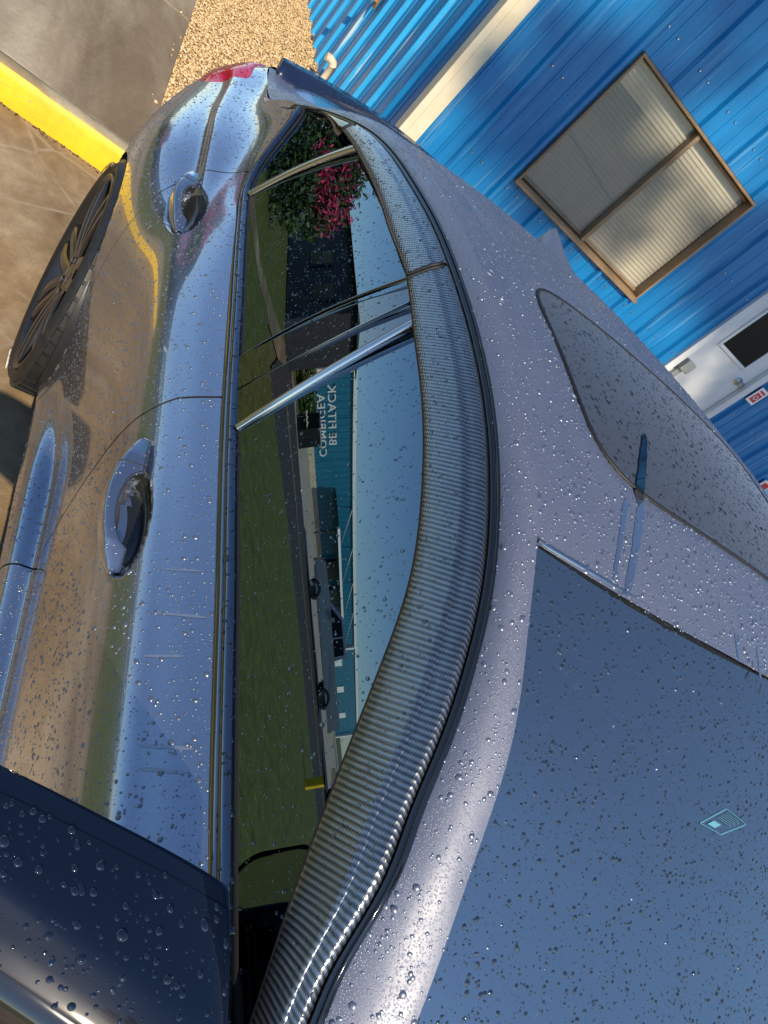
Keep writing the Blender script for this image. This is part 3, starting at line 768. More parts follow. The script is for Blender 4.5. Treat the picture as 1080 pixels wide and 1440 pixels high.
# wheels
def ring_profile(yc, zc_, xs__, rs, k):
    a = np.linspace(0, 2 * np.pi, k, endpoint=False)
    return np.stack([np.stack([np.full(k, x), yc + r * np.cos(a), zc_ + r * np.sin(a)], -1) for x, r in zip(xs__, rs)], 0)
def wheel(yc, sd, detail=True):
    R0 = WHEEL_Z - GZ; RR = .292; xo = -.915
    w = empty('wheel', (xo if sd < 0 else -xo, yc, WHEEL_Z)); w.parent = car; w.matrix_parent_inverse = parent_inv(car)
    sx = lambda P: P if sd < 0 else mirror_x(P)
    k = 96
    # tyre cross-section from the outer bead over the tread to the inner bead
    xs__ = [xo + .012, xo + .003, xo - .003, xo + .001, xo + .012, xo + .024, xo + .032, xo + .10, xo + .20, xo + .215, xo + .235, xo + .23]
    rs = [RR - .004, RR + .008, RR + .020, R0 - .016, R0 - .007, R0 - .001, R0, R0, R0, R0 - .006, RR + .03, RR]
    P = sx(ring_profile(yc, WHEEL_Z, xs__, rs, k))
    ty = mesh_obj('tyre', P.reshape(-1, 3), grid_faces(len(rs), k, flip=(sd > 0), wrap=True), MT['tyre'], w)
    # tread blocks: shoulder lugs and two centre ribs
    parts = []
    for q_ in range(52):
        a0 = 2 * np.pi * q_ / 52; a1 = a0 + 2 * np.pi / 52 * .72
        for (xa, xb, r0, r1, r2, sk) in ((xo + .012, xo + .062, R0 - .016, R0 - .002, R0 + .005, 0.02), (xo + .070, xo + .100, R0 - .004, R0 - .002, R0 + .005, .03), (xo + .110, xo + .14, R0 - .004, R0 - .002, R0 + .005, .03), (xo + .150, xo + .205, R0 - .004, R0 - .002, R0 + .004, -.02)):
            v8 = []
            for (x, ra) in ((xa, r0), (xb, r1)):
                rt = R0 - .003 if (x == xo + .004) else r2
                for aa in (a0, a1):
                    for r_ in (R0 - .03, rt):
                        aq = aa + sk * (1 if x == xb else 0)
                        v8.append((x if r_ != rt or x != xo + .012 else x + .002, yc + r_ * np.cos(aq), WHEEL_Z + r_ * np.sin(aq)))
            parts.append((v8, [(0, 1, 3, 2), (4, 6, 7, 5), (0, 4, 5, 1), (2, 3, 7, 6), (1, 5, 7, 3), (0, 2, 6, 4)]))
    V, F = merge(parts); V = sx(np.array(V))
    mesh_obj('tread_blocks', V, F, MT['tyre'], ty, smooth=False)['kind'] = 'stuff'
    # rim: lip and barrel
    xs__ = [xo + .014, xo + .002, xo + .000, xo + .010, xo + .020, xo + .055, xo + .12, xo + .20]
    rs = [RR - .002, RR, RR - .006, RR - .012, RR - .020, RR - .030, RR - .045, RR - .03]
    P = sx(ring_profile(yc, WHEEL_Z, xs__, rs, k))
    rim = mesh_obj('rim', P.reshape(-1, 3), grid_faces(len(rs), k, flip=(sd > 0), wrap=True), MT['rim'], w)
    # disc behind the spokes
    a = np.linspace(0, 2 * np.pi, 48, endpoint=False)
    Pd = sx(ring_profile(yc, WHEEL_Z, [xo + .10, xo + .098, xo + .10], [.165, .10, .02], 48))
    mesh_obj('brake_disc', Pd.reshape(-1, 3), grid_faces(3, 48, flip=(sd > 0), wrap=True), MT['disc'], w)
    Pd = sx(ring_profile(yc, WHEEL_Z, [xo + .14, xo + .141], [.26, .001], 48))
    mesh_obj('dust_shield', Pd.reshape(-1, 3), grid_faces(2, 48, flip=(sd > 0), wrap=True), MT['satin_black'], w)
    # spokes: seven pairs, each pair a narrow V
    for q_ in range(7):
        for sg in (-1, 1):
            a_in = 2 * np.pi * (q_ + .25) / 7 + sg * .16; a_out = 2 * np.pi * (q_ + .25) / 7 + sg * .34
            if detail is False and sg > 0: pass
            S = []
            for t_ in np.linspace(0, 1, 9):
                r_ = .055 + (RR - .016 - .055) * t_; aa = a_in + (a_out - a_in) * t_ ** .9
                dpt = xo + .020 - .012 * np.sin(np.pi * t_) * .6 - .012 * t_
                hw = .021 - .007 * t_
                c0, s0 = np.cos(aa), np.sin(aa); tx, tz = -s0, c0
                py, pz = yc + r_ * c0, WHEEL_Z + r_ * s0
                S.append([(dpt + .034, py + tx * hw * 1.15, pz + tz * hw * 1.15), (dpt + .006, py + tx * hw, pz + tz * hw), (dpt, py + tx * hw * .55, pz + tz * hw * .55),
                          (dpt, py - tx * hw * .55, pz - tz * hw * .55), (dpt + .006, py - tx * hw, pz - tz * hw), (dpt + .034, py - tx * hw * 1.15, pz - tz * hw * 1.15)])
            V, F = sweep(None, sx(np.array(S)))
            mesh_obj('spoke', V, F if sd > 0 else [f[::-1] for f in F], MT['rim'], rim, smooth=False)
    # hub cap and nuts
    Ph = sx(ring_profile(yc, WHEEL_Z, [xo + .050, xo + .024, xo + .020, xo + .0195], [.080, .072, .034, .001], 40))
    mesh_obj('hub_cap', Ph.reshape(-1, 3), grid_faces(4, 40, flip=(sd > 0), wrap=True), MT['rim'], rim)
    for q_ in range(5):
        aa = 2 * np.pi * q_ / 5 + .3
        V, F = tube_vf([(xo + .04, yc + .052 * np.cos(aa), WHEEL_Z + .052 * np.sin(aa)), (xo + .016, yc + .052 * np.cos(aa), WHEEL_Z + .052 * np.sin(aa))], .010, 6)
        mesh_obj('wheel_nut', sx(np.array(V)), F, MT['darkchrome'], rim, smooth=False)
    return w, ty
MT['disc'] = simple('brake_disc_steel', (0.45, 0.43, 0.40), 0.35, 0.9)
rw, rty = wheel(WHEEL_Y, -1)
wheel(WHEEL_Y, 1); wheel(FRONT_Y, -1); wheel(FRONT_Y, 1)
# raised white letters on the tyre shoulder
def text_mesh(body, size, mat, name, parent, fn, extrude=0.001, spacing=1.0, offset=0.0):
    """lettering turned into a mesh whose flat coordinates (x, y) are mapped to the world by fn(x, y, depth)"""
    cu = bpy.data.curves.new(name, 'FONT'); cu.body = body; cu.size = size; cu.extrude = extrude; cu.space_character = spacing; cu.offset = offset
    cu.resolution_u = 3
    tmp = bpy.data.objects.new(name, cu); COL.objects.link(tmp)
    dg = bpy.context.evaluated_depsgraph_get(); me = bpy.data.meshes.new_from_object(tmp.evaluated_get(dg))
    V = [fn(v_.co.x, v_.co.y, v_.co.z) for v_ in me.vertices]; F = [tuple(p.vertices) for p in me.polygons]
    bpy.data.objects.remove(tmp); bpy.data.curves.remove(cu); bpy.data.meshes.remove(me)
    return mesh_obj(name, V, F, mat, parent, smooth=False)
def tyre_text(body, ang0, rad, size):
    def fn(x, y, z):
        a = ang0 + x / rad; r_ = rad + y
        return (-.9215 - z * .8 + max(0, (r_ - .318)) * .35, WHEEL_Y + r_ * math.cos(a), WHEEL_Z + r_ * math.sin(a))
    return text_mesh(body, size, MT['text_white'] if size > .02 else MT['tyre_text'], 'lettering', rty, fn, .0006, 1.05)
MT['tyre_text'] = simple('tyre_text_black', (0.02, 0.02, 0.022), 0.3)
tyre_text('NITTO', math.radians(247), .302, .030)
tyre_text('NT 555 255/35 R20', math.radians(35), .305, .020)

# inner arch liners, floor and interior
for yc in (WHEEL_Y, FRONT_Y):
    a = np.linspace(-.35, np.pi + .35, 40)
    for sd in (-1, 1):
        P = np.stack([np.stack([np.full(40, x), yc + ARCH_R * np.cos(a), WHEEL_Z + ARCH_R * np.sin(a)], -1) for x in (-.93, -.80, -.62)], 1)
        xl = np.interp(P[:, 0, 2], [.1, .5, .8], [-.862, -.893, -.893]) if yc > 0 else np.interp(P[:, 0, 2], [.1, .5, .8], [-.80, -.83, -.80])
        P[:, 0, 0] = xl
        grid_obj('arch_liner', P if sd < 0 else mirror_x(P), MT['satin_black'], car, flip=(sd > 0))
box('underbody', (-.78, -1.7, .17), (.78, 2.6, .24), MT['satin_black'], car)
box('cabin_floor', (-.70, -.7, .241), (.70, 2.0, .30), MT['interior'], car)
# door card and parcel shelf so the cabin is closed and dark
box('door_card', (-.72, -.4, .32), (-.70, 1.6, .93), MT['interior'], car)
box('door_card', (.70, -.4, .32), (.72, 1.6, .93), MT['interior'], car)
box('parcel_shelf', (-.62, 1.55, .84), (.62, 2.28, .90), MT['interior'], car, .01)
# dashboard
S = []
for x in np.linspace(-.70, .70, 30):
    b_ = .03 * math.exp(-((x - .37) / .18) ** 2)
    S.append([(x, -.52, .86), (x, -.35, .885 + b_ * .3), (x, -.10, .90 + b_), (x, .02, .885 + b_), (x, .06, .83), (x, .02, .60), (x, -.5, .60)])
V, F = sweep(None, np.array(S)); mesh_obj('dashboard', V, F, MT['interior'], car)
def seat(x, y):
    o = empty('seat', (x, y + .25, .36)); o.parent = car; o.matrix_parent_inverse = parent_inv(car)
    add_bevel(box('cushion', (x - .25, y, .36), (x + .25, y + .50, .52), MT['leather'], o), .05, 3)
    V, F = box_vf(x - .24, -.06, 0, x + .24, .06, .62)
    V = [(a, y + .52 + b_ + c_ * .35, .48 + c_) for a, b_, c_ in V]
    add_bevel(mesh_obj('backrest', V, F, MT['leather'], o, smooth=False), .05, 3)
    V, F = box_vf(x - .12, -.05, 0, x + .12, .05, .17)
    V = [(a, y + .76 + b_ + c_ * .25, 1.09 + c_) for a, b_, c_ in V]
    add_bevel(mesh_obj('headrest', V, F, MT['leather'], o, smooth=False), .04, 3)
MT['leather'] = simple('dark_leather', (0.03, 0.028, 0.027), 0.45)
seat(-.36, .30); seat(.36, .30)
add_bevel(box('rear_bench', (-.62, 1.20, .36), (.62, 1.60, .54), MT['leather'], car), .05, 3)
a = np.linspace(0, 2 * np.pi, 40)
tube('steering_wheel', np.stack([.37 + .18 * np.cos(a), .16 - .06 * np.sin(a), .84 + .165 * np.sin(a)], -1), .015, MT['leather'], car, 8)
# rear-view mirror
V, F = box_vf(-.12, .30, 1.215, .12, .325, 1.275); add_bevel(mesh_obj('rear_view_mirror', V, F, MT['satin_black'], car), .012, 3)
# ------------------------------------------------------------------ ground and setting
def make_yellow():
    m, nt, b = new_mat('worn_yellow_kerb_paint')
    n1 = noise(nt, coords(nt), 9, 6, .65); n2 = noise(nt, coords(nt), 45, 5, .7); n3 = noise(nt, coords(nt, (.6, 3, 3)), 3.5, 5, .7)
    c = ramp(nt, n1, [(.3, (.66, .40, .008)), (.7, (.86, .56, .012))])
    c = mix(nt, ramp(nt, n3, [(.52, (0, 0, 0)), (.72, (.55,) * 3)]), c, (.36, .22, .03))
    c = mix(nt, ramp(nt, n2, [(.66, (0, 0, 0)), (.70, (.9,) * 3)]), c, (.30, .25, .17))
    nt.links.new(c, b.inputs['Base Color']); b.inputs['Roughness'].default_value = .5; bump(nt, b, n2, .4, .004); return m
MT.update(
    asphalt=make_concrete('worn_tan_concrete_paving', (0.30, 0.215, 0.12), (0.52, 0.40, 0.26), 1.0, .75, cracks=.7),
    walk=make_concrete('stained_walkway_concrete', (0.27, 0.21, 0.135), (0.50, 0.41, 0.285), 1.3, .7, streak=(1, .28, 1)),
    kerb_top=make_concrete('kerb_concrete', (0.42, 0.34, 0.20), (0.55, 0.46, 0.30), 2.0, .7),
    yellow=make_yellow(),
    gravel=make_leaf('pea_gravel', (0.42, 0.27, 0.11), (0.85, 0.63, 0.36)),
    gravel_bed=make_noisy('gravel_bed_sand', (0.30, 0.20, 0.09), (0.55, 0.40, 0.2), 90, .9, 5, .6),
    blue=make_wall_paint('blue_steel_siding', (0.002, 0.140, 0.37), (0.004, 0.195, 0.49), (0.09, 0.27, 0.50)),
    blue_worn=make_wall_paint('weathered_blue_steel_siding', (0.010, 0.30, 0.66), (0.04, 0.40, 0.76), (0.66, 0.70, 0.62)),  # blue and cream streaks made paler to paint in this wall's light
    cream=make_noisy('cream_trim_paint', (0.60, 0.52, 0.37), (0.70, 0.62, 0.47), 6, .5, 4, .08),
    white=make_noisy('white_door_paint', (0.56, 0.58, 0.60), (0.66, 0.68, 0.69), 4, .4, 4, .05),
    bronze=make_noisy('tan_bronze_frame', (0.20, 0.125, 0.065), (0.30, 0.195, 0.11), 12, .4, 4, .1),
    slat=make_noisy('ivory_blind_slat', (0.58, 0.53, 0.42), (0.68, 0.63, 0.51), 5, .5, 3, 0),
    pane=make_glass('house_window_glass', (.9, .9, .88), ior=1.6, dew=.07),
    black_pane=simple('dark_door_glass', (0.003, 0.004, 0.007), 0.25, spec=.2),
    steel=simple('brushed_steel', (0.5, 0.5, 0.5), 0.3, 1.0), grey_plastic=simple('weathered_grey_metal', (0.30, 0.32, 0.31), 0.5, 0.3),
    sign_red=simple('red_sign_print', (0.62, 0.03, 0.04), 0.45), sign_white=simple('white_sign_plate', (0.78, 0.77, 0.75), 0.45), sign_blue=simple('pale_blue_print', (0.25, 0.55, 0.68), 0.45),
    rust=make_noisy('rusty_bracket', (0.22, 0.10, 0.03), (0.42, 0.22, 0.08), 30, .7), orange=simple('orange_cap', (0.75, 0.30, 0.06), .5),
    dirt=simple('dark_kerb_dirt', (0.06, 0.04, 0.02), .9),
    grass=make_noisy('lawn_grass', (0.055, 0.075, 0.006), (0.15, 0.165, 0.022), 5, .8, 8, .8, (1, 1, 1), .05),
    far=make_noisy('dry_field', (0.09, 0.11, 0.035), (0.16, 0.16, 0.06), .4, .9, 4, 0),
    road=make_noisy('dark_asphalt', (0.035, 0.034, 0.033), (0.06, 0.058, 0.055), 3, .85, 6, .2), beige=make_noisy('pale_concrete_apron', (0.42, 0.36, 0.27), (0.52, 0.45, 0.35), 1.2, .8),
    teal=make_wall_paint('teal_blue_steel', (0.004, 0.115, 0.20), (0.008, 0.15, 0.25)), navy_wall=make_noisy('dark_navy_clapboard', (0.010, 0.016, 0.028), (0.018, 0.028, 0.045), 5, .6),
    bark=make_noisy('bark', (0.06, 0.045, 0.03), (0.13, 0.10, 0.07), 14, .9, 6, .8), leaf=make_leaf('green_leaves', (0.035, 0.075, 0.012), (0.10, 0.16, 0.03)),
    leaf_dark=make_leaf('dark_green_leaves', (0.02, 0.05, 0.012), (0.06, 0.11, 0.025)), flower=make_leaf('pink_red_flowers', (0.55, 0.02, 0.09), (0.80, 0.06, 0.18)),
)
def fast_mesh(name, V, T, mat, parent=None, smooth=False):
    V = np.asarray(V, np.float32); T = np.asarray(T, np.int32); k = T.shape[1]
    me = bpy.data.meshes.new(name); me.vertices.add(len(V)); me.vertices.foreach_set('co', V.ravel())
    me.loops.add(T.size); me.loops.foreach_set('vertex_index', T.ravel()); me.polygons.add(len(T))
    me.polygons.foreach_set('loop_start', np.arange(0, T.size, k, dtype=np.int32))
    me.polygons.foreach_set('use_smooth', np.full(len(T), smooth)); me.materials.append(mat); me.update(calc_edges=True); me.validate()
    return link(bpy.data.objects.new(name, me), parent)
def sheet(name, pts, z, mat, kind='structure'):
    o = mesh_obj(name, [(x, y, z) for x, y in pts], [tuple(range(len(pts)))], mat, smooth=False)
    if kind: o['kind'] = kind
    return o

sheet('ground', [(-700, -700), (700, -700), (700, 700), (-700, 700)], -.02, MT['far'])
sheet('parking_lot', [(-2.4, -26), (14, -26), (14, 2.0), (14, 2.22), (-2.4, 3.14)], GZ, MT['asphalt'])
sheet('lawn', [(-2.4, -26), (-2.4, 7.0), (-4.0, 7.45), (-4.6, 7.7), (-5.7, 8.5), (-6.6, 8.1), (-7.5, 7.75), (-10.1, 7.6), (-12.5, 6.4), (-14.8, 4.2), (-19, -1), (-30, -26)], GZ - .004, MT['grass'])
sheet('lawn', [(-2.4, 7.6), (-4.6, 8.1), (-5.5, 8.9), (-7.3, 10.5), (-9.5, 12.6), (-9.0, 19), (-3.4, 24), (-1, 24), (-1, 14), (-2.4, 14)], GZ - .006, MT['grass'])
sheet('path', [(-2.4, 7.0), (-2.4, 7.6), (-4.6, 8.1), (-5.5, 8.9), (-7.3, 10.5), (-9.5, 12.6), (-10, 12.3), (-7.9, 10.0), (-6.0, 8.55), (-5.7, 8.5), (-4.6, 7.7), (-4.0, 7.45)], GZ - .002, MT['walk'])
sheet('road', [(-6.6, 8.1), (-7.5, 7.75), (-10.1, 7.6), (-12.5, 6.4), (-14.8, 4.2), (-19, -1), (-30, -26), (-40, -26), (-30, 2), (-24, 11), (-17, 14.2), (-12.5, 15.5), (-10, 12.3), (-7.9, 10.0)], GZ - .005, MT['road'])
sheet('road_marking', [(-10.2, 11.1), (-13.4, 10.6), (-17.5, 7.8), (-22, 2), (-22.12, 2.1), (-17.6, 7.94), (-13.45, 10.74), (-10.2, 11.25)], GZ, MT['yellow'])
sheet('driveway', [(-12.5, 15.5), (-17, 14.2), (-24, 11), (-30, 2), (-90, 2), (-90, 28), (-18, 28), (-18, 18)], GZ - .007, MT['beige'])

# kerb: yellow face, bare top, laid in lengths
KD = np.array([.9985, -.0545]); KN = np.array([.0545, .9985]); K0 = np.array([-1.26, 3.072])
def kframe(s, n, z): return (K0[0] + s * KD[0] + n * KN[0], K0[1] + s * KD[1] + n * KN[1], z)
kerb = None
for i, (s0, s1) in enumerate(((-.95, .90), (.904, 3.95), (3.954, 7.0), (7.004, 10.05))):
    prof = [(-.022, GZ - .02), (-.020, GZ + .01), (-.004, GZ + .09), (.002, GZ + .112), (.010, GZ + .120)]
    ss = np.linspace(s0, s1, 60)
    P = np.array([[kframe(s_, n_ + .002 * mnoise.noise((s_ * 3, n_ * 40, 0)), z_ + .0015 * mnoise.noise((s_ * 5, 3.3, z_ * 30))) for n_, z_ in prof] for s_ in ss])
    o = grid_obj('kerb', P, MT['yellow'], None, flip=False); o['kind'] = 'structure'
    P = np.array([[kframe(s_, n_ + (.004 * mnoise.noise((s_ * 7, 1.0, 0)) if n_ < .02 else 0), z_) for n_, z_ in ((.009, GZ + .1185), (.013, GZ + .1215), (.06, GZ + .122), (.088, GZ + .121), (.092, GZ + .116), (.092, GZ - .02))] for s_ in ss])
    t = grid_obj('kerb_top', P, MT['kerb_top'], o, flip=False)
# dark crumbs and dirt along the foot of the kerb
Vd = []; Td = []
for i in range(900):
    s_ = RNG.uniform(-3, 4); n_ = -.022 - abs(RNG.normal(0, .010)); r = RNG.uniform(.002, .008)
    a = RNG.uniform(0, 6.28); c = np.array(kframe(s_, n_, GZ + r * .1)); b0 = len(Vd)
    for q_ in range(5):
        aa = a + q_ * 2 * np.pi / 5; rr = r * RNG.uniform(.6, 1.2); Vd.append(c + np.array([rr * np.cos(aa), rr * np.sin(aa), 0]))
    Vd.append(c + np.array([0, 0, r * .5])); Td += [(b0 + q_, b0 + (q_ + 1) % 5, b0 + 5) for q_ in range(5)]
o = fast_mesh('dirt', Vd, Td, MT['dirt']); o['kind'] = 'stuff'
# walkway slabs
def gx(y): return -.664 + .055 * (y - 3.73)          # edge between slabs and gravel
walk = None
def slab(y0, y1, x0, z=GZ + .118):
    global walk
    def ky(x, y): return y - .0546 * (x + 1.26) if y < 3.3 else y + .02 * (x + 1.0)
    x1a, x1b = gx(y0), gx(y1)
    top = [(x0, ky(x0, y0)), (x1a, ky(x1a, y0)), (x1b, ky(x1b, y1)), (x0, ky(x0, y1))]
    V = [(x, y, GZ - .05) for x, y in top] + [(x, y, z) for x, y in top]
    F = [(4, 5, 6, 7), (0, 1, 5, 4), (1, 2, 6, 5), (2, 3, 7, 6), (3, 0, 4, 7)]
    o = mesh_obj('walkway' if walk is None else 'slab', V, F, MT['walk'], walk, smooth=False); add_bevel(o, .006, 2)
    if walk is None: walk = o; o['kind'] = 'structure'
slab(3.168, 4.905, -2.38); slab(4.915, 6.6, -2.38); slab(6.61, 8.3, -2.38); slab(8.31, 10.0, -2.38)
# gravel bed and its pebbles
o = mesh_obj('gravel', [(-.72, 3.16, GZ + .095), (9.5, 2.60, GZ + .095), (9.5, 4.3, GZ + .095), (.44, 4.3, GZ + .095), (.44, 12, GZ + .095), (-.35, 12, GZ + .095)], [(0, 1, 2, 3), (0, 3, 4, 5)], MT['gravel_bed'], smooth=False); o['kind'] = 'structure'
bm = bmesh.new(); bmesh.ops.create_icosphere(bm, subdivisions=1, radius=1.0); bm.verts.ensure_lookup_table()
IV = np.array([v_.co[:] for v_ in bm.verts]); IT = np.array([[v_.index for v_ in f.verts] for f in bm.faces]); bm.free()
def scatter(name, pos, rad, mat, flat=.65, smooth=True, jitter=.18):
    n = len(pos); sc = rad[:, None] * (1 + RNG.uniform(-.25, .25, (n, 3))) * np.array([1, 1, flat])
    ang = RNG.uniform(0, 6.28, n); c, s_ = np.cos(ang), np.sin(ang)
    v = IV[None] * sc[:, None] * (1 + RNG.uniform(-jitter, jitter, (n, 12, 1)))
    x = v[..., 0] * c[:, None] - v[..., 1] * s_[:, None]; y = v[..., 0] * s_[:, None] + v[..., 1] * c[:, None]
    V = np.stack([x, y, v[..., 2]], -1) + pos[:, None]
    return fast_mesh(name, V.reshape(-1, 3), (IT[None] + (np.arange(n) * 12)[:, None, None]).reshape(-1, 3), mat, smooth=smooth)
n = 38000; yy = 3.2 + 6.3 * RNG.random(n) ** 1.25; xx = gx(yy) + (.418 - gx(yy)) * RNG.random(n)
pos = np.stack([xx, yy, GZ + .098 + RNG.uniform(0, .012, n)], -1)
stray = RNG.random(n) < .0004; pos[stray, 0] -= np.abs(RNG.normal(0, .05, stray.sum())) + (pos[stray, 0] - gx(pos[stray, 1])); pos[stray, 2] = GZ + .122
o = scatter('pebbles', pos, RNG.uniform(.0045, .0095, n), MT['gravel']); o['kind'] = 'stuff'

# ------------------------------------------------------------------ blue steel building
bld = empty('blue_building', (.43, 4.03, GZ)); tag(bld, 'bright blue ribbed steel building with cream corner trim and a blinds window', 'building')
WD = np.array([.998, -.066]); WN = np.array([-.066, -.998]); P0 = np.array([.43, 4.03])
def wf(v): s_, n_, z_ = v; return (P0[0] + s_ * WD[0] + n_ * WN[0], P0[1] + s_ * WD[1] + n_ * WN[1], z_)
def lf(v): s_, n_, z_ = v; return (.428 - n_ - .001 * s_, 4.03 + s_, z_)
H = 4.3
def rib_profile(s0, s1):
    """R-panel: a major rib every 0.305 m, two low ribs between"""
    pts = []
    k0 = math.floor(s0 / .305) - 1; k1 = math.ceil(s1 / .305) + 1
    raw = []
    for k in range(k0, k1):
        b = k * .305
        raw += [(b, 0), (b + .014, .026), (b + .038, .026), (b + .052, 0), (b + .112, 0), (b + .118, .006), (b + .130, .006), (b + .136, 0), (b + .216, 0), (b + .222, .006), (b + .234, .006), (b + .240, 0)]
    raw = np.array(raw)
    inner = raw[(raw[:, 0] > s0 + 1e-4) & (raw[:, 0] < s1 - 1e-4)]
    ends = np.interp([s0, s1], raw[:, 0], raw[:, 1])
    return np.vstack([[(s0, ends[0])], inner, [(s1, ends[1])]])
def siding(frame, s0, s1, z0, z1, mat, fl=False):
    pr = rib_profile(s0, s1); zs = np.linspace(z0, z1, max(2, int((z1 - z0) / .5) + 1))
    P = np.array([[frame((a, b + .003 + .0025 * mnoise.noise((a * 1.3, z_ * .9, 5.0)), z_)) for a, b in pr] for z_ in zs])
    o = mesh_obj('siding_panel', P.reshape(-1, 3), grid_faces(*P.shape[:2], flip=not fl), mat, bld, smooth=False)
    return o
zb0 = GZ + .11
edges_s = [.085, .674, 1.90, 2.545, 3.29, 4.2, 5.115, 6.03, 6.945, 7.86, 8.8]
for a, b in zip(edges_s[:-1], edges_s[1:]):
    if (a, b) == (.674, 1.90):
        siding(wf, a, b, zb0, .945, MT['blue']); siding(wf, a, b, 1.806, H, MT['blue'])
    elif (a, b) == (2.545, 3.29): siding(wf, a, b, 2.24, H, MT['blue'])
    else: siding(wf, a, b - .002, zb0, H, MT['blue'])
ls = [.34, .95, 1.56, 2.17, 2.78, 3.39, 4.0, 4.61, 5.22, 5.83]
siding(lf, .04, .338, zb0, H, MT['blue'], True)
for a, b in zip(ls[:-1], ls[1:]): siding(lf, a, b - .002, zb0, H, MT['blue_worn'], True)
# backing walls so nothing shows through
box('wall_core', (-.0, -.25, GZ), (8.8, -.06, H), MT['satin_black'], bld, frame=wf)
box('wall_core', (.27, -.25, GZ), (5.83, -.03, H), MT['satin_black'], bld, frame=lf)
# base flashing and its screws
box('base_flashing', (.09, 0, GZ + .04), (2.54, .012, zb0), MT['blue'], bld, frame=wf); box('base_flashing', (3.3, 0, GZ + .04), (8.8, .012, zb0), MT['blue'], bld, frame=wf)
box('base_flashing', (.05, 0, GZ + .06), (5.83, .012, zb0 + .01), MT['cream'], bld, frame=lf)
# corner trim: an angle of cream steel
V = [wf((-.032, .034, z_)) for z_ in (zb0, H)] + [wf((.084, .034, z_)) for z_ in (zb0, H)] + [wf((.084, .0, z_)) for z_ in (zb0, H)]
box('corner_trim', (-.034, -.06, zb0), (.010, .040, H), MT['cream'], bld, .004, wf); box('corner_trim', (.0102, -.03, zb0), (.086, .036, H), MT['cream'], bld, .004, wf)
box('eave_trim', (-.05, 0, H), (8.8, .10, H + .16), MT['cream'], bld, .01, wf)
V, F = box_vf(-.3, -.3, H + .02, 9, 7, H + .1)
mesh_obj('roof', [(x + .7, y + 4.2 - .066 * x, z) for x, y, z in V], F, MT['grey_plastic'], bld, smooth=False)
# screws in rows on the ribs
parts = []
a = np.linspace(0, 2 * np.pi, 7)[:-1]
for zr in (.35, .88, 1.45, 1.95, 2.45, 3.0):
    for k in range(0, 29):
        s_ = k * .305 + .066
        if not (.09 < s_ < 8.7) or (.66 < s_ < 1.91 and .93 < zr < 1.82) or (2.53 < s_ < 3.3 and zr < 2.24): continue
        for ds in (0, .085):
            parts.append(([wf((s_ + ds + .008 * np.cos(q_), .004, zr + .008 * np.sin(q_))) for q_ in a] + [wf((s_ + ds + .005 * np.cos(q_), .011, zr + .005 * np.sin(q_))) for q_ in a],
                          [(i, (i + 1) % 6, (i + 1) % 6 + 6, i + 6) for i in range(6)] + [tuple(range(6, 12))]))
V, F = merge(parts); mesh_obj('screws', V, F, MT['steel'], bld, smooth=False)['kind'] = 'stuff'
# window with horizontal blinds
win = empty('window', wf((1.287, 0, .945))); win.parent = bld; win.matrix_parent_inverse = parent_inv(bld)
wa, wb, wz0, wz1, wm = .674, 1.90, .945, 1.803, 1.285
f_ = .021
for nm, a, b in (('frame', (wa, -.05, wz0), (wb, .034, wz0 + f_)), ('frame', (wa, -.05, wz1 - f_ * .8), (wb, .034, wz1)), ('frame', (wa, -.05, wz0 + f_ + .0005), (wa + f_ * .7, .034, wz1 - f_ * .8 - .0005)), ('frame', (wb - f_ * .7, -.05, wz0 + f_ + .0005), (wb, .034, wz1 - f_ * .8 - .0005)), ('mullion', (wm - .014, -.045, wz0 + f_ + .001), (wm + .014, .012, wz1 - f_))):
    box(nm, a, b, MT['bronze'], win, .003, wf)
box('sill', (wa - .01, .0345, wz0 - .008), (wb + .01, .052, wz0 + .012), MT['bronze'], win, .003, wf)
# second sash: slider rail just inside the frame
for a, b in (((wa + .022, -.040, wz0 + .028), (wm - .016, -.028, wz0 + .046)), ((wm + .016, -.040, wz0 + .028), (wb - .022, -.028, wz0 + .046)), ((wm + .016, -.040, wz1 - .040), (wb - .022, -.028, wz1 - .024))):
    box('sash_rail', a, b, MT['bronze'], win, .002, wf)
for a, b in ((wa + .02, wm - .015), (wm + .015, wb - .02)):
    mesh_obj('pane', [wf((a, -.034, wz0 + .03)), wf((b, -.034, wz0 + .03)), wf((b, -.034, wz1 - .025)), wf((a, -.034, wz1 - .025))], [(0, 1, 2, 3)], MT['pane'], win, smooth=False)
nsl = 33; slat0 = None
for half, (a, b) in enumerate(((wa + .022, wm - .004), (wm + .004, wb - .022))):
    me0 = None
    for i in range(nsl):
        zc_ = wz0 + .040 + i * (wz1 - wz0 - .07) / (nsl - 1)
        if me0 is None:
            V = []
            for q_ in range(5):
                t_ = q_ / 4 - .5
                for s_ in (a, b): V.append(wf((s_, -.052 - t_ * .010 + .0012 * (1 - 4 * t_ * t_), zc_ + t_ * .0248)))
            me0 = mesh_obj('blind_slat', V, [(2 * q_, 2 * q_ + 1, 2 * q_ + 3, 2 * q_ + 2) for q_ in range(4)], MT['slat'], win); z_ref = zc_
        else:
            o = me0.copy(); COL.objects.link(o); o.location.z = me0.location.z + zc_ - z_ref
box('reveal', (wa + .01, -.075, wz0), (wb - .01, -.070, wz1), MT['slat'], win, frame=wf)
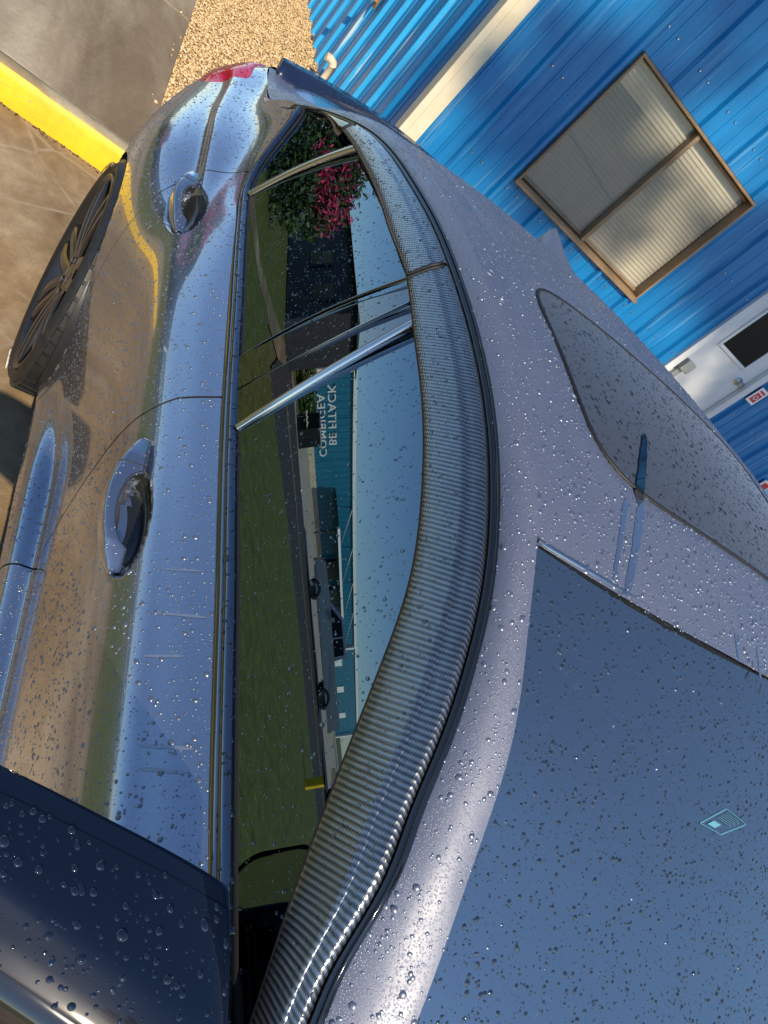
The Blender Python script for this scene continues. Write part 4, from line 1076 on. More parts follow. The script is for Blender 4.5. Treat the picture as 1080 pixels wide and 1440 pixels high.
# white door
dr = empty('door', wf((2.92, 0, GZ + .11))); dr.parent = bld; dr.matrix_parent_inverse = parent_inv(bld)
for a, b in (((2.545, -.06, zb0), (2.605, .034, 2.20)), ((3.225, -.06, zb0), (3.288, .034, 2.20)), ((2.545, -.06, 2.2005), (3.288, .034, 2.255))): box('frame', a, b, MT['white'], dr, .004, wf)
box('leaf', (2.609, -.050, zb0 + .01), (3.221, -.008, 2.195), MT['white'], dr, .003, wf)
for a, b in (((2.700, -.0075, 1.135), (2.724, .006, 1.95)), ((3.060, -.0075, 1.135), (3.084, .006, 1.95)), ((2.7245, -.0075, 1.135), (3.0595, .006, 1.160)), ((2.7245, -.0075, 1.925), (3.0595, .006, 1.95))): box('glazing_bead', a, b, MT['white'], dr, .003, wf)
box('pane', (2.7245, -.0078, 1.1605), (3.0595, -.002, 1.9245), MT['black_pane'], dr, frame=wf)
def lathe(name, prof, cs, cz, mat, parent, n0=0.0, k=20):
    V = []; 
    for nn, r in prof:
        for q_ in range(k): V.append(wf((cs + r * np.cos(2 * np.pi * q_ / k), n0 + nn, cz + r * np.sin(2 * np.pi * q_ / k))))
    F = grid_faces(len(prof), k, wrap=True); F.append(tuple((len(prof) - 1) * k + i for i in range(k)))
    return mesh_obj(name, V, F, mat, parent)
lathe('knob', [(0, .030), (.008, .030), (.010, .012), (.035, .012), (.040, .024), (.052, .029), (.064, .026), (.072, .012)], 3.150, 1.065, MT['steel'], dr, -.008)
# grey closer box with its flat arm on the hinge side
V_ = [wf((2.650, -.007, .90)), ]
box('door_closer', (2.635, -.007, .845), (2.725, .050, .935), MT['grey_plastic'], dr, .008, wf)
box('closer_arm', (2.655, -.007, .60), (2.705, .018, .843), MT['grey_plastic'], dr, .004, wf)
# small red and white notice by the door frame
sg = box('notice', (3.315, .030, 1.02), (3.415, .036, 1.165), MT['sign_white'], None, 0, wf); tag(sg, 'small white notice with a red square mounted on blue siding beside the door', 'sign')
def wtext(body, size, s0, z0, n_, mat, name, parent, sp=1.0):
    return text_mesh(body, size, mat, name, parent, lambda x, y, d: wf((s0 + x, n_ + d, z0 + y)), .0003, sp)
def wring(s0, s1, z0, z1, t_, n_, mat, name, parent):
    box(name, (s0, n_, z0), (s1, n_ + .0012, z0 + t_), mat, parent, 0, wf); box(name, (s0, n_, z1 - t_), (s1, n_ + .0012, z1), mat, parent, 0, wf)
    box(name, (s0, n_, z0 + t_), (s0 + t_, n_ + .0012, z1 - t_), mat, parent, 0, wf); box(name, (s1 - t_, n_, z0 + t_), (s1, n_ + .0012, z1 - t_), mat, parent, 0, wf)
box('red_field', (3.332, .0362, 1.040), (3.398, .0370, 1.118), MT['sign_red'], sg, 0, wf)
lathe('white_disc', [(0, .021), (.0006, .021)], 3.365, 1.080, MT['sign_white'], sg, .0371)
lathe('red_disc', [(0, .012), (.0006, .012)], 3.365, 1.080, MT['sign_red'], sg, .0379)
box('red_bar', (3.332, .0362, 1.128), (3.398, .0370, 1.146), MT['sign_red'], sg, 0, wf)
# keypad above it
kp = box('keypad', (3.345, .030, 1.21), (3.40, .060, 1.30), MT['satin_black'], None, .006, wf); tag(kp, 'small dark box fixed to the blue siding above the red and white notice', 'keypad')
box('cover', (3.352, .0602, 1.225), (3.393, .066, 1.285), MT['grey_plastic'], kp, .003, wf)
# red, white and pale blue poster in a white frame
ps = box('poster', (4.34, .030, .30), (5.00, .045, .70), MT['sign_white'], None, .003, wf); tag(ps, 'red, white and pale blue poster in a white frame, low on the far siding', 'poster')
box('red_panel', (4.36, .0452, .32), (4.98, .0462, .68), MT['sign_red'], ps, 0, wf)
box('white_panel', (4.44, .0464, .34), (4.62, .0472, .66), MT['sign_white'], ps, 0, wf); box('blue_panel', (4.45, .0474, .52), (4.56, .0480, .65), MT['sign_blue'], ps, 0, wf)
# cream pipe with an elbow, and an orange cap, on the weathered side wall
pp = empty('standpipe', lf((1.62, .05, GZ + .12))); tag(pp, 'short cream plastic standpipe with an elbow against the weathered blue wall', 'pipe')
tube('riser', [lf((1.62, .045, GZ + .08)), lf((1.62, .045, GZ + .20)), lf((1.62, .045, GZ + .31))], .024, MT['cream'], pp, 14)
tube('elbow', [lf((1.62, .045, GZ + .295)), lf((1.62, .055, GZ + .315)), lf((1.62, .085, GZ + .325)), lf((1.62, .12, GZ + .318))], .029, MT['cream'], pp, 14)
tube('strap', [lf((1.52, .02, GZ + .14)), lf((1.62, .072, GZ + .15)), lf((1.72, .02, GZ + .14))], .010, MT['rust'], pp, 8)
oc = scatter('orange_rag', np.array([lf((1.56 + .03 * q_, .06 + .02 * (q_ % 2), GZ + .13 + .012 * q_)) for q_ in range(4)]), np.array([.04, .045, .035, .03]), MT['orange'], .7)
tag(oc, 'crumpled orange cloth on the gravel at the foot of the standpipe', 'cloth')
br = empty('bracket', lf((1.72, .03, .80))); tag(br, 'rusty bracket sticking out of the weathered blue side wall', 'bracket')
box('plate', (1.69, .030, .76), (1.76, .036, .90), MT['rust'], br, .002, lf); box('arm', (1.70, .0365, .80), (1.75, .13, .83), MT['rust'], br, .004, lf); box('hook', (1.71, .1305, .775), (1.74, .145, .855), MT['rust'], br, .003, lf)
# ------------------------------------------------------------------ across the lawn: what the flank and the windows mirror
def wbox(name, a, b, mat, parent=None, bevel=0.0): return box(name, a, b, mat, parent, bevel)
shop = empty('metal_shop', (-40, 28, 0)); tag(shop, 'long teal blue metal shop with white roof trim and lettering across the lawn', 'building')
def ribs(name, x0, x1, y, z0, z1, mat, parent, pitch=.6):
    xs__ = np.arange(x0, x1, pitch); pr = []
    for x in xs__: pr += [(x, 0), (x + .06, .05), (x + .14, .05), (x + .2, 0)]
    P = np.array([[(a, y - b, z) for a, b in pr] for z in (z0, z1)]); return grid_obj(name, P, mat, parent, flip=True, smooth=False)
wbox('core', (-58, 28.06, 0), (-23.4, 44, 4.4), MT['teal'], shop)
for i in range(9): ribs('siding_panel', -58 + i * 3.84, -58 + (i + 1) * 3.84 - .05, 28.05, .5, 4.45, MT['teal'], shop)
wbox('base_wall', (-58, 27.92, 0), (-23.3, 28.04, .62), MT['beige'], shop)
wbox('roof_trim', (-58.1, 27.7, 4.4), (-23.2, 28.1, 4.72), MT['sign_white'], shop); wbox('corner_trim', (-23.55, 27.88, .6), (-23.25, 28.04, 4.4), MT['sign_white'], shop)
wbox('roof', (-58.2, 28.11, 4.45), (-23.1, 44.2, 4.65), MT['grey_plastic'], shop)
for body, z, x0, sz in (('BE FITACK', 2.15, -29.6, 1.05), ('COMBIGEA', 1.15, -30.6, 1.05)):
    text_mesh(body, sz, MT['text_white'], 'lettering', shop, lambda x, y, d, x0=x0, z=z: (x0 + x, 27.96 - d * 10, z + y), .006, 1.05)
wbox('awning_beam', (-52, 24.6, 2.5), (-34, 24.75, 2.75), MT['sign_white'], shop); wbox('awning_roof', (-52, 24.76, 2.55), (-34, 27.9, 2.66), MT['satin_black'], shop)
for x in (-51, -46, -41, -36): tube('guy_rod', [(x, 24.7, 2.75), (x - .3, 27.9, 4.4)], .05, MT['sign_white'], shop, 6)
for x in (-50, -44, -38, -34.3): tube('awning_post', [(x, 24.7, 0), (x, 24.7, 2.5)], .06, MT['satin_black'], shop, 6)
for x in (-49, -45): 
    o = wbox('shop_door', (x, 27.6, .05), (x + 2.4, 27.88, 2.3), MT['satin_black'], shop)
shed = empty('store_building', (-68, 28, 0)); tag(shed, 'plain teal blue metal building with a white corner post beyond the long shop', 'building')
wbox('core', (-84, 28.3, 0), (-58.6, 44, 4.5), MT['teal'], shed); wbox('roof_trim', (-84.1, 28.0, 4.5), (-58.5, 28.29, 4.85), MT['sign_white'], shed); wbox('corner_post', (-58.95, 27.95, 0), (-58.55, 28.28, 4.5), MT['sign_white'], shed)
wbox('end_post', (-84.2, 27.95, 0), (-83.8, 28.28, 4.5), MT['sign_white'], shed)
for x in (-63, -70, -78): wbox('window', (x, 28.2, 1.2), (x + 1.6, 28.29, 2.4), MT['sign_white'], shed)

house = empty('clapboard_house', (-9.5, 17, 0)); tag(house, 'dark navy clapboard house with three small windows beyond the flowering bush', 'house')
for i in range(17): 
    z0 = .05 + i * .16
    V, F = box_vf(-9.6, 13.6, z0, -9.55, 21.5, z0 + .165); V[4] = (V[4][0] - .0, V[4][1], V[4][2]); mesh_obj('clapboard', [(x + (.03 if z < z0 + .01 and x > -9.58 else 0), y, z) for x, y, z in V], F, MT['navy_wall'], house, smooth=False)
wbox('core', (-11.3, 13.62, 0), (-9.61, 21.5, 2.75), MT['navy_wall'], house)
V = [(-11.6, 13.3, 2.76), (-9.2, 13.3, 2.76), (-9.2, 21.9, 2.76), (-11.6, 21.9, 2.76), (-10.4, 14.3, 3.0), (-10.4, 20.9, 3.0)]
mesh_obj('roof', V, [(0, 3, 2, 1), (1, 2, 5, 4), (3, 0, 4, 5), (0, 1, 4), (2, 3, 5)], MT['road'], house, smooth=False)
for y in (14.2, 16.0, 18.4):
    w_ = wbox('window', (-9.56, y, 1.0), (-9.49, y + .85, 2.0), MT['navy_wall'], house); wbox('pane', (-9.489, y + .06, 1.06), (-9.48, y + .79, 1.94), MT['black_pane'], w_); wbox('sash_bar', (-9.479, y + .06, 1.48), (-9.47, y + .79, 1.53), MT['navy_wall'], w_)

# leaves: many small folded quads in clumps
def leaf_cloud(name, cent, rad, n, size, mat, parent, clumps=40, spread=.16):
    cent = np.array(cent, float); rad = np.array(rad, float)
    cc = RNG.normal(0, 1, (clumps, 3)); cc /= np.linalg.norm(cc, axis=1)[:, None]; cc *= RNG.uniform(.35, 1.0, (clumps, 1)) ** .6
    idx = RNG.integers(0, clumps, n); p = cent + (cc[idx] + RNG.normal(0, spread, (n, 3))) * rad
    a = RNG.normal(0, 1, (n, 3)); a /= np.linalg.norm(a, axis=1)[:, None]; b = np.cross(a, RNG.normal(0, 1, (n, 3))); b /= np.linalg.norm(b, axis=1)[:, None]
    s_ = size * RNG.uniform(.6, 1.3, (n, 1))
    V = np.stack([p - a * s_, p + b * s_ * .42, p + a * s_, p - b * s_ * .42], 1).reshape(-1, 3)
    Q = (np.arange(n)[:, None] * 4 + np.arange(4)[None])
    return fast_mesh(name, V, Q, mat, parent)
def limb(name, pts, r, parent): return tube(name, pts, r, MT['bark'], parent, 8)
# crape myrtle in flower
bush = empty('flowering_bush', (-4.3, 10.3, 0)); tag(bush, 'tall flowering bush with pink red blossoms mirrored in the rear window', 'bush')
for q_ in range(5):
    a = q_ * 1.26; limb('stem', [(-4.3 + .05 * math.cos(a), 10.3 + .05 * math.sin(a), 0), (-4.3 + .22 * math.cos(a), 10.3 + .22 * math.sin(a), .8), (-4.3 + .55 * math.cos(a), 10.3 + .55 * math.sin(a), 1.9)], [.03, .025, .012], bush)
leaf_cloud('foliage', (-4.35, 10.4, 1.15), (.95, 1.05, 1.10), 9000, .075, MT['leaf_dark'], bush, 70)
leaf_cloud('blossoms', (-4.35, 10.25, 1.55), (.98, .95, .70), 4200, .055, MT['flower'], bush, 30)
lf_b = empty('round_shrub', (-6.3, 15, 0)); tag(lf_b, 'low round green shrub in front of the navy clapboard house', 'shrub')
limb('stem', [(-6.3, 15, 0), (-6.25, 15, .5), (-6.2, 15.1, .9)], [.05, .04, .02], lf_b); leaf_cloud('foliage', (-6.3, 15, .75), (1.2, 1.3, .75), 6000, .09, MT['leaf'], lf_b, 50)
h2 = empty('leafy_shrub', (-16.5, 19.5, 0)); tag(h2, 'bright green shrub on the pale apron before the lettered metal shop', 'shrub')
limb('stem', [(-16.5, 19.5, 0), (-16.5, 19.5, .7)], [.06, .03], h2); leaf_cloud('foliage', (-16.8, 19.3, .55), (2.4, .7, .55), 5000, .10, MT['leaf'], h2, 50)
# tall trees behind the photographer: their crowns dapple the wall
def tree(name, label, x, y, zc_, rad, n, size, hgt, ncl, seed):
    global RNG; keep_rng = RNG; RNG = np.random.default_rng(seed)
    t = empty(name, (x, y, 0)); tag(t, label, 'tree', 'tall trees in front of the building')
    limb('trunk', [(x, y, -.02), (x + .1, y, hgt * .35), (x - .1, y + .1, hgt * .7), (x, y, hgt)], [.30, .25, .19, .09], t)
    for q_ in range(9):
        a = q_ * 2.4; h = hgt * (.74 + .025 * q_); L_ = np.array(rad) * RNG.uniform(.5, .85)
        limb('branch', [(x, y, h), (x + L_[0] * .5 * math.cos(a), y + L_[1] * .5 * math.sin(a), h + .8), (x + L_[0] * math.cos(a), y + L_[1] * math.sin(a), h + 1.8)], [.09, .06, .02], t)
    leaf_cloud('crown', (x, y, zc_), rad, n, size, MT['leaf'], t, ncl, spread=.062)
    RNG = keep_rng; return t
tree('tall_tree', 'tall tree with a high crown that dapples the wall round the window', 1.7, -17.0, 17.5, (4.1, 1.8, 2.9), 10500, .16, 16.5, 50, 11)
tree('tall_tree', 'tall tree with a high crown that dapples the wall round the white door', 6.9, -18.0, 18.0, (3.4, 2.0, 3.4), 12500, .17, 17.5, 66, 4)

# vehicles parked on the far side of the road
def vehicle(name, label, x, y, ang, prof, cabin, wheels, length, width, mat, group=None):
    o = empty(name, (x, y, 0)); o.rotation_euler = (0, 0, ang); tag(o, label, 'truck' if 'pickup' in name else 'car', group)
    inv = world_m(o)
    def tr(V): return [tuple(inv @ Vector(v_)) for v_ in V]
    # side profile extruded across with tumblehome
    P = np.array(prof); n = len(P)
    rings = []
    for w_, ins in ((-1, .10), (-.97, .02), (-.9, 0), (.9, 0), (.97, .02), (1, .10)):
        c = P.mean(0); Q = c + (P - c) * (1 - ins * .12); rings.append([(a, w_ * width / 2 * (1 - .16 * max(0, (z_ - 1.0) / .9)), z_) for a, z_ in Q])
    V, F = sweep(None, np.array(rings)); ob = mesh_obj('body', tr(V), F, mat, o, smooth=False)
    for sgn in (-1, 1):
        for gl in cabin:
            g = [(a, sgn * (width / 2 * (1 - .16 * max(0, (z_ - 1.0) / .9)) + .004), z_) for a, z_ in gl]
            mesh_obj('side_window', tr(g), [tuple(range(len(g))) if sgn < 0 else tuple(range(len(g)))[::-1]], MT['black_pane'], o, smooth=False)
        for wx in wheels:
            a = np.linspace(0, 2 * np.pi, 24, endpoint=False)
            Pw = np.array([[(wx + r * math.cos(q_), sgn * yy, .37 + r * math.sin(q_)) for q_ in a] for yy, r in ((width / 2 - .22, .36), (width / 2 - .02, .37), (width / 2 + .01, .34), (width / 2 + .015, .24), (width / 2 - .02, .20), (width / 2 - .01, .02))])
            w_ = mesh_obj('wheel', tr(Pw.reshape(-1, 3)), grid_faces(6, 24, flip=(sgn < 0), wrap=True), MT['tyre'], o)
            Pr = Pw[3:] + np.array([0, sgn * .002, 0]); mesh_obj('rim', tr(Pr.reshape(-1, 3)), grid_faces(3, 24, flip=(sgn < 0), wrap=True), MT['rim'], w_)
        mesh_obj('door_mirror', tr(box_vf(length * .12, sgn * (width / 2 + .02) - .09, 1.10, length * .12 + .15, sgn * (width / 2 + .02) + .09, 1.32)[0]), box_vf(0, 0, 0, 1, 1, 1)[1], mat, o, smooth=False)
        for nm, xx, mt, zz in (('headlight', length / 2 - .02, MT['lens'], .82), ('tail_light', -length / 2 - .03, MT['red_lens'], .90)):
            mesh_obj(nm, tr(box_vf(xx, sgn * width * .36 - .16, zz, xx + .06, sgn * width * .36 + .16, zz + .18)[0]), box_vf(0, 0, 0, 1, 1, 1)[1], mt, o, smooth=False)
    for nm, xx in (('bumper', length / 2), ('bumper', -length / 2 - .08)): mesh_obj(nm, tr(box_vf(xx, -width / 2 * .95, .42, xx + .10, width / 2 * .95, .66)[0]), box_vf(0, 0, 0, 1, 1, 1)[1], MT['chrome'], o, smooth=False)
    return o
MT['grey_car'] = simple('slate_grey_paint', (0.16, 0.19, 0.24), .3, .3, .8); MT['black_car'] = simple('black_paint', (0.01, 0.011, 0.014), .2, 0, 1)
PK = [(-2.8, .45), (-2.85, 1.08), (-.62, 1.10), (-.55, 1.78), (.75, 1.80), (1.35, 1.18), (2.75, 1.08), (2.85, .60), (2.6, .42)]
vehicle('pickup_truck', 'slate grey crew cab pickup parked along the far road edge', -20.8, 10.3, math.radians(60), PK, [[(-.48, 1.14), (-.45, 1.66), (.10, 1.68), (.10, 1.14)], [(.16, 1.14), (.16, 1.68), (.70, 1.67), (1.18, 1.16)]], (-1.75, 1.85), 5.6, 1.95, MT['grey_car'])
SD = [(-2.3, .40), (-2.35, .95), (-1.55, 1.05), (-.85, 1.44), (.45, 1.45), (1.15, 1.02), (2.2, .88), (2.3, .5), (2.1, .38)]
vehicle('parked_car', 'low black car parked behind the slate grey pickup', -23.6, 4.2, math.radians(58), SD, [[(-1.2, 1.04), (-.8, 1.38), (-.1, 1.40), (-.1, 1.04)], [(-.04, 1.04), (-.04, 1.40), (.42, 1.39), (.98, 1.03)]], (-1.4, 1.4), 4.6, 1.8, MT['black_car'])
bx = empty('utility_box', (-15.5, 15.6, 0)); tag(bx, 'dark green utility box with pale pipes near the driveway mouth', 'utility box')
wbox('cabinet', (-16.1, 15.2, .0), (-15.2, 16.0, 1.2), MT['satin_black'], bx, .03); wbox('lid', (-16.15, 15.15, 1.201), (-15.15, 16.05, 1.28), MT['grey_plastic'], bx, .02)
for q_ in range(3): tube('pipe', [(-14.9 + .25 * q_, 15.0, 0), (-14.9 + .25 * q_, 15.0, .55), (-14.9 + .25 * q_, 15.25, .6)], .05, MT['cream'], bx, 8)
mk = wbox('marker_post', (-11.6, 3.1, 0), (-11.45, 3.25, .55), MT['yellow'], None, .02); tag(mk, 'short yellow marker post at the lawn edge', 'post')
wbox('cap', (-11.62, 3.08, .551), (-11.43, 3.27, .60), MT['satin_black'], mk, .01)
for i, (x, y, r, h) in enumerate(((-33, -3, 3.2, 6), (-30, -12, 4, 8), (-70, 8, 6, 9))):
    t = empty('shade_tree', (x, y, 0)); tag(t, ['broad shade tree beyond the road, nearest the black car', 'large shade tree far down the road beyond the lawn', 'big shade tree standing at the end of the pale apron'][i], 'tree', 'shade trees beyond the road')
    limb('trunk', [(x, y, -.02), (x + .1, y, h * .3), (x, y, h * .6)], [.35, .28, .14], t); leaf_cloud('crown', (x, y, h * .66), (r, r, h * .36), 6000, .28, MT['leaf_dark'], t, 60)

# ------------------------------------------------------------------ rain beads
def dome(k=8):
    V = [(0, 0, 1.0)]; T = []
    lv = [(.50, .86), (.85, .50), (1.0, .0)]
    for r, z in lv: V += [(r * math.cos(2 * math.pi * q_ / k), r * math.sin(2 * math.pi * q_ / k), z) for q_ in range(k)]
    for q_ in range(k): T.append((0, 1 + q_, 1 + (q_ + 1) % k))
    for l in range(2):
        a, b = 1 + l * k, 1 + (l + 1) * k
        for q_ in range(k): T += [(a + q_, b + q_, b + (q_ + 1) % k), (a + q_, b + (q_ + 1) % k, a + (q_ + 1) % k)]
    return np.array(V), np.array(T)
DV, DT = dome()
def tri_soup(o):
    me = o.data; me.calc_loop_triangles(); V = np.empty(len(me.vertices) * 3, np.float32); me.vertices.foreach_get('co', V); V = V.reshape(-1, 3)
    T = np.empty(len(me.loop_triangles) * 3, np.int32); me.loop_triangles.foreach_get('vertices', T); return V.astype(float), T.reshape(-1, 3)
def to_px(P):
    c = (P - CAM) @ AX; return 540 + F_PX * c[:, 0] / c[:, 2], 720 + F_PX * c[:, 1] / c[:, 2], c[:, 2]
DROPS = []
def beads(objs, density, r0, sig, rmax, hgt=.45, where=None, nsign=None, patch=0.0, elong=0.0):
    """scatter beads of water over the faces of objs: density per square metre, radius log-normal about r0"""
    for o in objs:
        V, T = tri_soup(o); a, b, c = V[T[:, 0]], V[T[:, 1]], V[T[:, 2]]; n = np.cross(b - a, c - a); ar = np.linalg.norm(n, axis=1) / 2
        n = n / (2 * ar[:, None] + 1e-12); ctr = (a + b + c) / 3
        view = CAM - ctr; flip = np.sum(n * view, 1) < 0; n[flip] *= -1       # beads sit on the outer side, the one that can be seen
        if nsign is not None: ok = (n @ np.array(nsign)) > 0.05
        else: ok = np.ones(len(T), bool)
        x, y, z = to_px(ctr); ok &= (z > .05) & (x > -160) & (x < 1240) & (y > -160) & (y < 1600)
        w = ar * ok
        if w.sum() <= 0: continue
        m = int(density * w.sum()); m = RNG.poisson(m); idx = RNG.choice(len(T), m, p=w / w.sum())
        u = RNG.random((m, 2)); f = u.sum(1) > 1; u[f] = 1 - u[f]
        P = a[idx] + u[:, :1] * (b[idx] - a[idx]) + u[:, 1:] * (c[idx] - a[idx]); nn = n[idx]
        keep = np.ones(m, bool)
        if where is not None: keep &= where(P)
        if patch: keep &= np.array([mnoise.noise(Vector(p * 9.0)) for p in P]) > RNG.uniform(-.9, .3, m) * patch - (1 - patch)
        P, nn = P[keep], nn[keep]; m = len(P)
        r = np.clip(r0 * np.exp(RNG.normal(0, sig, m)), .0006, rmax)
        DROPS.append((P, nn, r, np.full(m, hgt) * RNG.uniform(.75, 1.15, m), elong))
def flush(name, parent, mat):
    Vs = []; Ts = []; off = 0
    for P, nn, r, hgt, elong in DROPS:
        m = len(P)
        up = np.tile(np.array([0, 0, 1.0]), (m, 1)); t1 = up - nn * np.sum(nn * up, 1)[:, None]; t1 /= np.linalg.norm(t1, axis=1)[:, None] + 1e-9
        t2 = np.cross(nn, t1); ang = RNG.uniform(0, 6.28, m); el = 1 + np.abs(RNG.normal(0, .18 + elong, m))
        wob = 1 + RNG.uniform(-.10, .10, (m, len(DV)))
        d = DV[None] * r[:, None, None]
        lx = d[..., 0] * wob * el[:, None]; ly = d[..., 1] * wob; lz = d[..., 2] * hgt[:, None]
        if not elong:
            c, s_ = np.cos(ang)[:, None], np.sin(ang)[:, None]; lx, ly = lx * c - ly * s_, lx * s_ + ly * c
        Vw = P[:, None] + t1[:, None] * lx[..., None] + t2[:, None] * ly[..., None] + nn[:, None] * (lz[..., None] - .00005)
        Vs.append(Vw.reshape(-1, 3)); Ts.append((DT[None] + (np.arange(m) * len(DV))[:, None, None]).reshape(-1, 3) + off); off += m * len(DV)
    o = fast_mesh(name, np.concatenate(Vs), np.concatenate(Ts), mat, parent, smooth=True); o['kind'] = 'stuff'
    print('beads', off // len(DV)); DROPS.clear(); return o
def objs(name): return [o for o in bpy.data.objects if o.name.split('.')[0] == name]
def near_side(P): return P[:, 0] < 0.75
def right_side(P): return P[:, 0] < -.3
UP = (0, 0, 1)
def visible(nm): return [o for o in objs(nm) if np.mean([v_.co.x for v_ in o.data.vertices]) < .2]
flank = [o for o in fd + rd + qp if o.data.vertices[len(o.data.vertices) // 2].co.x < 0]
# on the paint
beads(objs('roof'), 20000, .0009, .62, .0036, .42)
beads(objs('roof'), 3800, .0021, .35, .0045, .5, elong=.5)
beads(objs('roof_pillar')[:1], 22000, .0009, .55, .0036, .5)
def off_cups(P): return (P[:, 0] < -.3) & (((P[:, 1] - .66) / .10) ** 2 + ((P[:, 2] - .864) / .034) ** 2 > 1) & (((P[:, 1] - 1.5) / .10) ** 2 + ((P[:, 2] - .884) / .034) ** 2 > 1)
beads(flank, 17000, .0009, .6, .0034, .45, off_cups)
beads(visible('door_handle'), 7000, .0012, .4, .003, .5, right_side)
flush('water_drops', car, MT['bead'])
# on dark trim, glass and lenses
beads([dm], 9000, .0012, .45, .0024, .45)
beads(visible('belt_molding'), 7000, .0020, .4, .0036, .5, right_side); beads(visible('boot_spoiler'), 4000, .0014, .4, .003, .5)
flush('water_drops', car, MT['dark_bead'])
beads([ws], 20000, .0008, .6, .0030, .5); beads([ws], 2200, .0018, .3, .0032, .5)
flush('water_drops', car, MT['glass_bead'])
beads(objs('sunroof'), 11000, .0012, .5, .0042, .45)
for nm, dn, r0 in (('front_window', 9000, .0009), ('rear_window_pane', 11000, .0009), ('quarter_window', 11000, .0009), ('pillar_panel', 10000, .0009), ('window_visor', 16000, .0009), ('tail_lamp', 6000, .0013)):
    beads(visible(nm), dn, r0, .45, .0028, .5, right_side)
flush('water_drops', car, MT['water'])
# the large single beads on the mirror, each one a piece of its own
V, T = tri_soup(dm); ctr = V[T].mean(1); nrm = np.cross(V[T[:, 1]] - V[T[:, 0]], V[T[:, 2]] - V[T[:, 0]]); ar = np.linalg.norm(nrm, axis=1) / 2; nrm /= 2 * ar[:, None] + 1e-12
fl_ = np.sum(nrm * (CAM - ctr), 1) < 0; nrm[fl_] *= -1
x, y, z = to_px(ctr); w = ar * ((x > -20) & (x < 1100) & (y > 0) & (y < 1460) & (nrm[:, 2] > .55)); idx = RNG.choice(len(T), 90, p=w / w.sum())
dmesh = bpy.data.meshes.new('water_drop'); k2 = 16
v2 = []; f2 = []
lv = [(.34, .94), (.66, .74), (.88, .44), (1.0, .0)]; v2.append((0, 0, 1.0))
for r, zz in lv: v2 += [(r * math.cos(2 * math.pi * q_ / k2), r * math.sin(2 * math.pi * q_ / k2), zz) for q_ in range(k2)]
for q_ in range(k2): f2.append((0, 1 + q_, 1 + (q_ + 1) % k2))
for l in range(3):
    for q_ in range(k2): f2.append((1 + l * k2 + q_, 1 + (l + 1) * k2 + q_, 1 + (l + 1) * k2 + (q_ + 1) % k2, 1 + l * k2 + (q_ + 1) % k2))
dmesh.from_pydata(v2, [], f2); dmesh.materials.append(MT['dark_bead']); dmesh.polygons.foreach_set('use_smooth', np.ones(len(f2), bool))
placed = []
for i in idx:
    p = Vector(ctr[i]); nv = Vector(nrm[i]); r = float(np.clip(.0030 * math.exp(random.gauss(0, .30)), .0019, .0052))
    if any((p - q_).length < r + s_ + .002 for q_, s_ in placed): continue
    placed.append((p, r)); o = bpy.data.objects.new('water_drop', dmesh); link(o, dm)
    q_ = nv.to_track_quat('Z', 'Y'); o.matrix_world = Matrix.Translation(p - nv * .0001) @ q_.to_matrix().to_4x4() @ Matrix.Diagonal((r, r * random.uniform(.85, 1.0), r * .5, 1))
# registration sticker on the inside of the windshield
def ws_pt(x, y):
    """point of the windshield at x, y"""
    Q = WS.reshape(-1, 3); dd = (Q[:, 0] - x) ** 2 + (Q[:, 1] - y) ** 2; k_ = np.argsort(dd)[:9]; A_ = np.column_stack([Q[k_, 0], Q[k_, 1], np.ones(9)]); c_ = np.linalg.lstsq(A_, Q[k_, 2], rcond=None)[0]; return np.array([x, y, x * c_[0] + y * c_[1] + c_[2]])
def ws_patch(name, pts, mat, lift, parent):
    return mesh_obj(name, [ws_pt(*p) + np.array([0, 0, lift]) for p in pts], [tuple(range(len(pts)))], mat, parent, smooth=False)
def px_on_ws(px, py):
    Q = WS.reshape(-1, 3); X_, Y_, Z_ = to_px(Q); k_ = np.argsort((X_ - px) ** 2 + (Y_ - py) ** 2)[:9]; A_ = np.column_stack([X_[k_], Y_[k_], np.ones(9)]); c_ = np.linalg.lstsq(A_, Q[k_, :2], rcond=None)[0]; return tuple(np.array([px, py, 1.0]) @ c_)
MT['track'] = make_paint('wiped_paint', .02, False, .3, 2.2); MT['clear_track'] = simple('wet_roof_glass_track', (.008, .009, .01), .02, ior=2.2)
stc = None
cs = np.array([px_on_ws(*p) for p in ((983, 1158), (1012, 1174), (1048, 1160), (1020, 1138))])
def sq(u, v_): return tuple(cs[0] * (1 - u) * (1 - v_) + cs[1] * u * (1 - v_) + cs[2] * u * v_ + cs[3] * (1 - u) * v_)
def ws_strip(name, pts, wd, mat, lift, parent):
    P = np.array([ws_pt(*p) for p in pts]); P[:, 2] += lift
    t = np.gradient(P, axis=0); n = np.cross(t, [0, 0, 1.0]); n /= np.linalg.norm(n, axis=1)[:, None]
    return grid_obj(name, np.stack([P - n * wd / 2, P + n * wd / 2], 1), mat, parent, smooth=False)
lp = [sq(u, 0) for u in np.linspace(0, 1, 8)] + [sq(1, v_) for v_ in np.linspace(0, 1, 8)[1:]] + [sq(u, 1) for u in np.linspace(1, 0, 8)[1:]] + [sq(0, v_) for v_ in np.linspace(1, 0, 8)[1:]]
stc = ws_strip('windshield_sticker', lp, .0016, MT['sticker'], .0012, ws)
for u0, u1, v0, v1 in ((.2, .55, .12, .36),): ws_patch('sticker_print', [sq(u0, v0), sq(u1, v0), sq(u1, v1), sq(u0, v1)], MT['sticker'], .0012, stc)
for q_ in range(6):
    v0 = .52 + q_ * .075
    ws_strip('sticker_line', [sq(u, v0) for u in np.linspace(.15, .85 - .1 * (q_ % 2), 6)], .0011, MT['sticker'], .0012, stc)
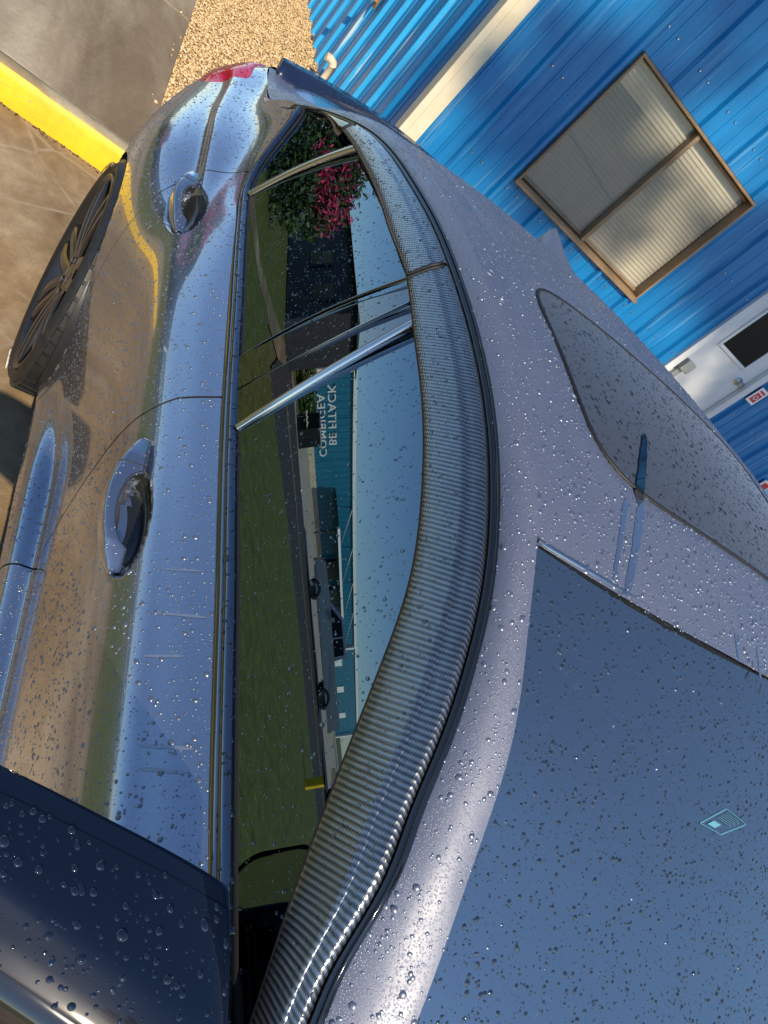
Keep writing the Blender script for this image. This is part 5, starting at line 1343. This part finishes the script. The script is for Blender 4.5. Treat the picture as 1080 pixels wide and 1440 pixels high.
# clear tracks wiped by running drops through the dew on the roof and the sunroof
def roof_px(px, py):
    g = np.linspace(0, 1, 400); out = None
    r_ = AX @ np.array([px - 540, py - 720, F_PX]); r_ /= np.linalg.norm(r_)
    tt = np.linspace(.4, 3, 3000); P = CAM + tt[:, None] * r_; zz = roof_z(P[:, 0], P[:, 1]); k_ = np.argmax(P[:, 2] < zz); return P[k_, 0], P[k_, 1]
def track(pts, w0, w1, mat, lift=.0006):
    P = np.array([roof_px(*p) for p in pts]); t = np.linspace(0, 1, len(P)); P = nspline(t, P, np.linspace(0, 1, 30))
    d_ = np.gradient(P, axis=0); n = np.stack([d_[:, 1], -d_[:, 0]], -1); n /= np.linalg.norm(n, axis=1)[:, None]
    w = (w0 + (w1 - w0) * np.linspace(0, 1, 30)) * (1 + .25 * np.array([mnoise.noise((i * .5, w0 * 900, 0)) for i in range(30)]))
    w = w * np.clip(np.minimum(np.arange(30), 29 - np.arange(30)) / 2.5, .15, 1)
    L_ = P - n * w[:, None] / 2; R_ = P + n * w[:, None] / 2
    z1 = roof_z(L_[:, 0], L_[:, 1]) + lift; z2 = roof_z(R_[:, 0], R_[:, 1]) + lift
    return grid_obj('water_track', np.stack([np.column_stack([L_, z1]), np.column_stack([R_, z2])], 1), mat, car)
track([(907, 610), (903, 660), (897, 710)], .014, .018, MT['clear_track'])
track([(903, 705), (895, 760), (888, 800), (880, 838)], .016, .010, MT['track'])
track([(880, 700), (872, 760), (862, 815)], .010, .006, MT['track'])
track([(1033, 885), (1036, 910), (1039, 932)], .005, .006, MT['track']); track([(1064, 910), (1067, 935), (1069, 955)], .004, .005, MT['track'])

# pale wiped strokes across the top of the doors
def stroke(y0, y1, v0, v1, w):
    t = np.linspace(0, 1, 14); vv = v0 + (v1 - v0) * t; rows = nspline(VPAR, NET.transpose(1, 0, 2), vv); P = []
    for j in range(14):
        yy = y0 + (y1 - y0) * t[j]; ww = w * min(1, 6 * min(t[j], 1 - t[j]) + .15) * (1 + .3 * mnoise.noise((j * .7, y0 * 50, 0)))
        P.append([nspline(UPAR, rows[j], np.array([yy - ww / 2]))[0] + np.array([-.0004, 0, .0004]), nspline(UPAR, rows[j], np.array([yy + ww / 2]))[0] + np.array([-.0004, 0, .0004])])
    return grid_obj('water_track', np.array(P), MT['film'], car)
MT['film'] = make_paint('thin_water_film_on_paint', .14, False, .5, 1.7, (1.05, 1.06, 1.04), .75)
for a in ((.310, .322, .08, .27, .0045), (.285, .296, .10, .26, .005), (.425, .432, .13, .28, .004), (.475, .492, .05, .27, .004), (.545, .556, .07, .24, .003)): stroke(*a)
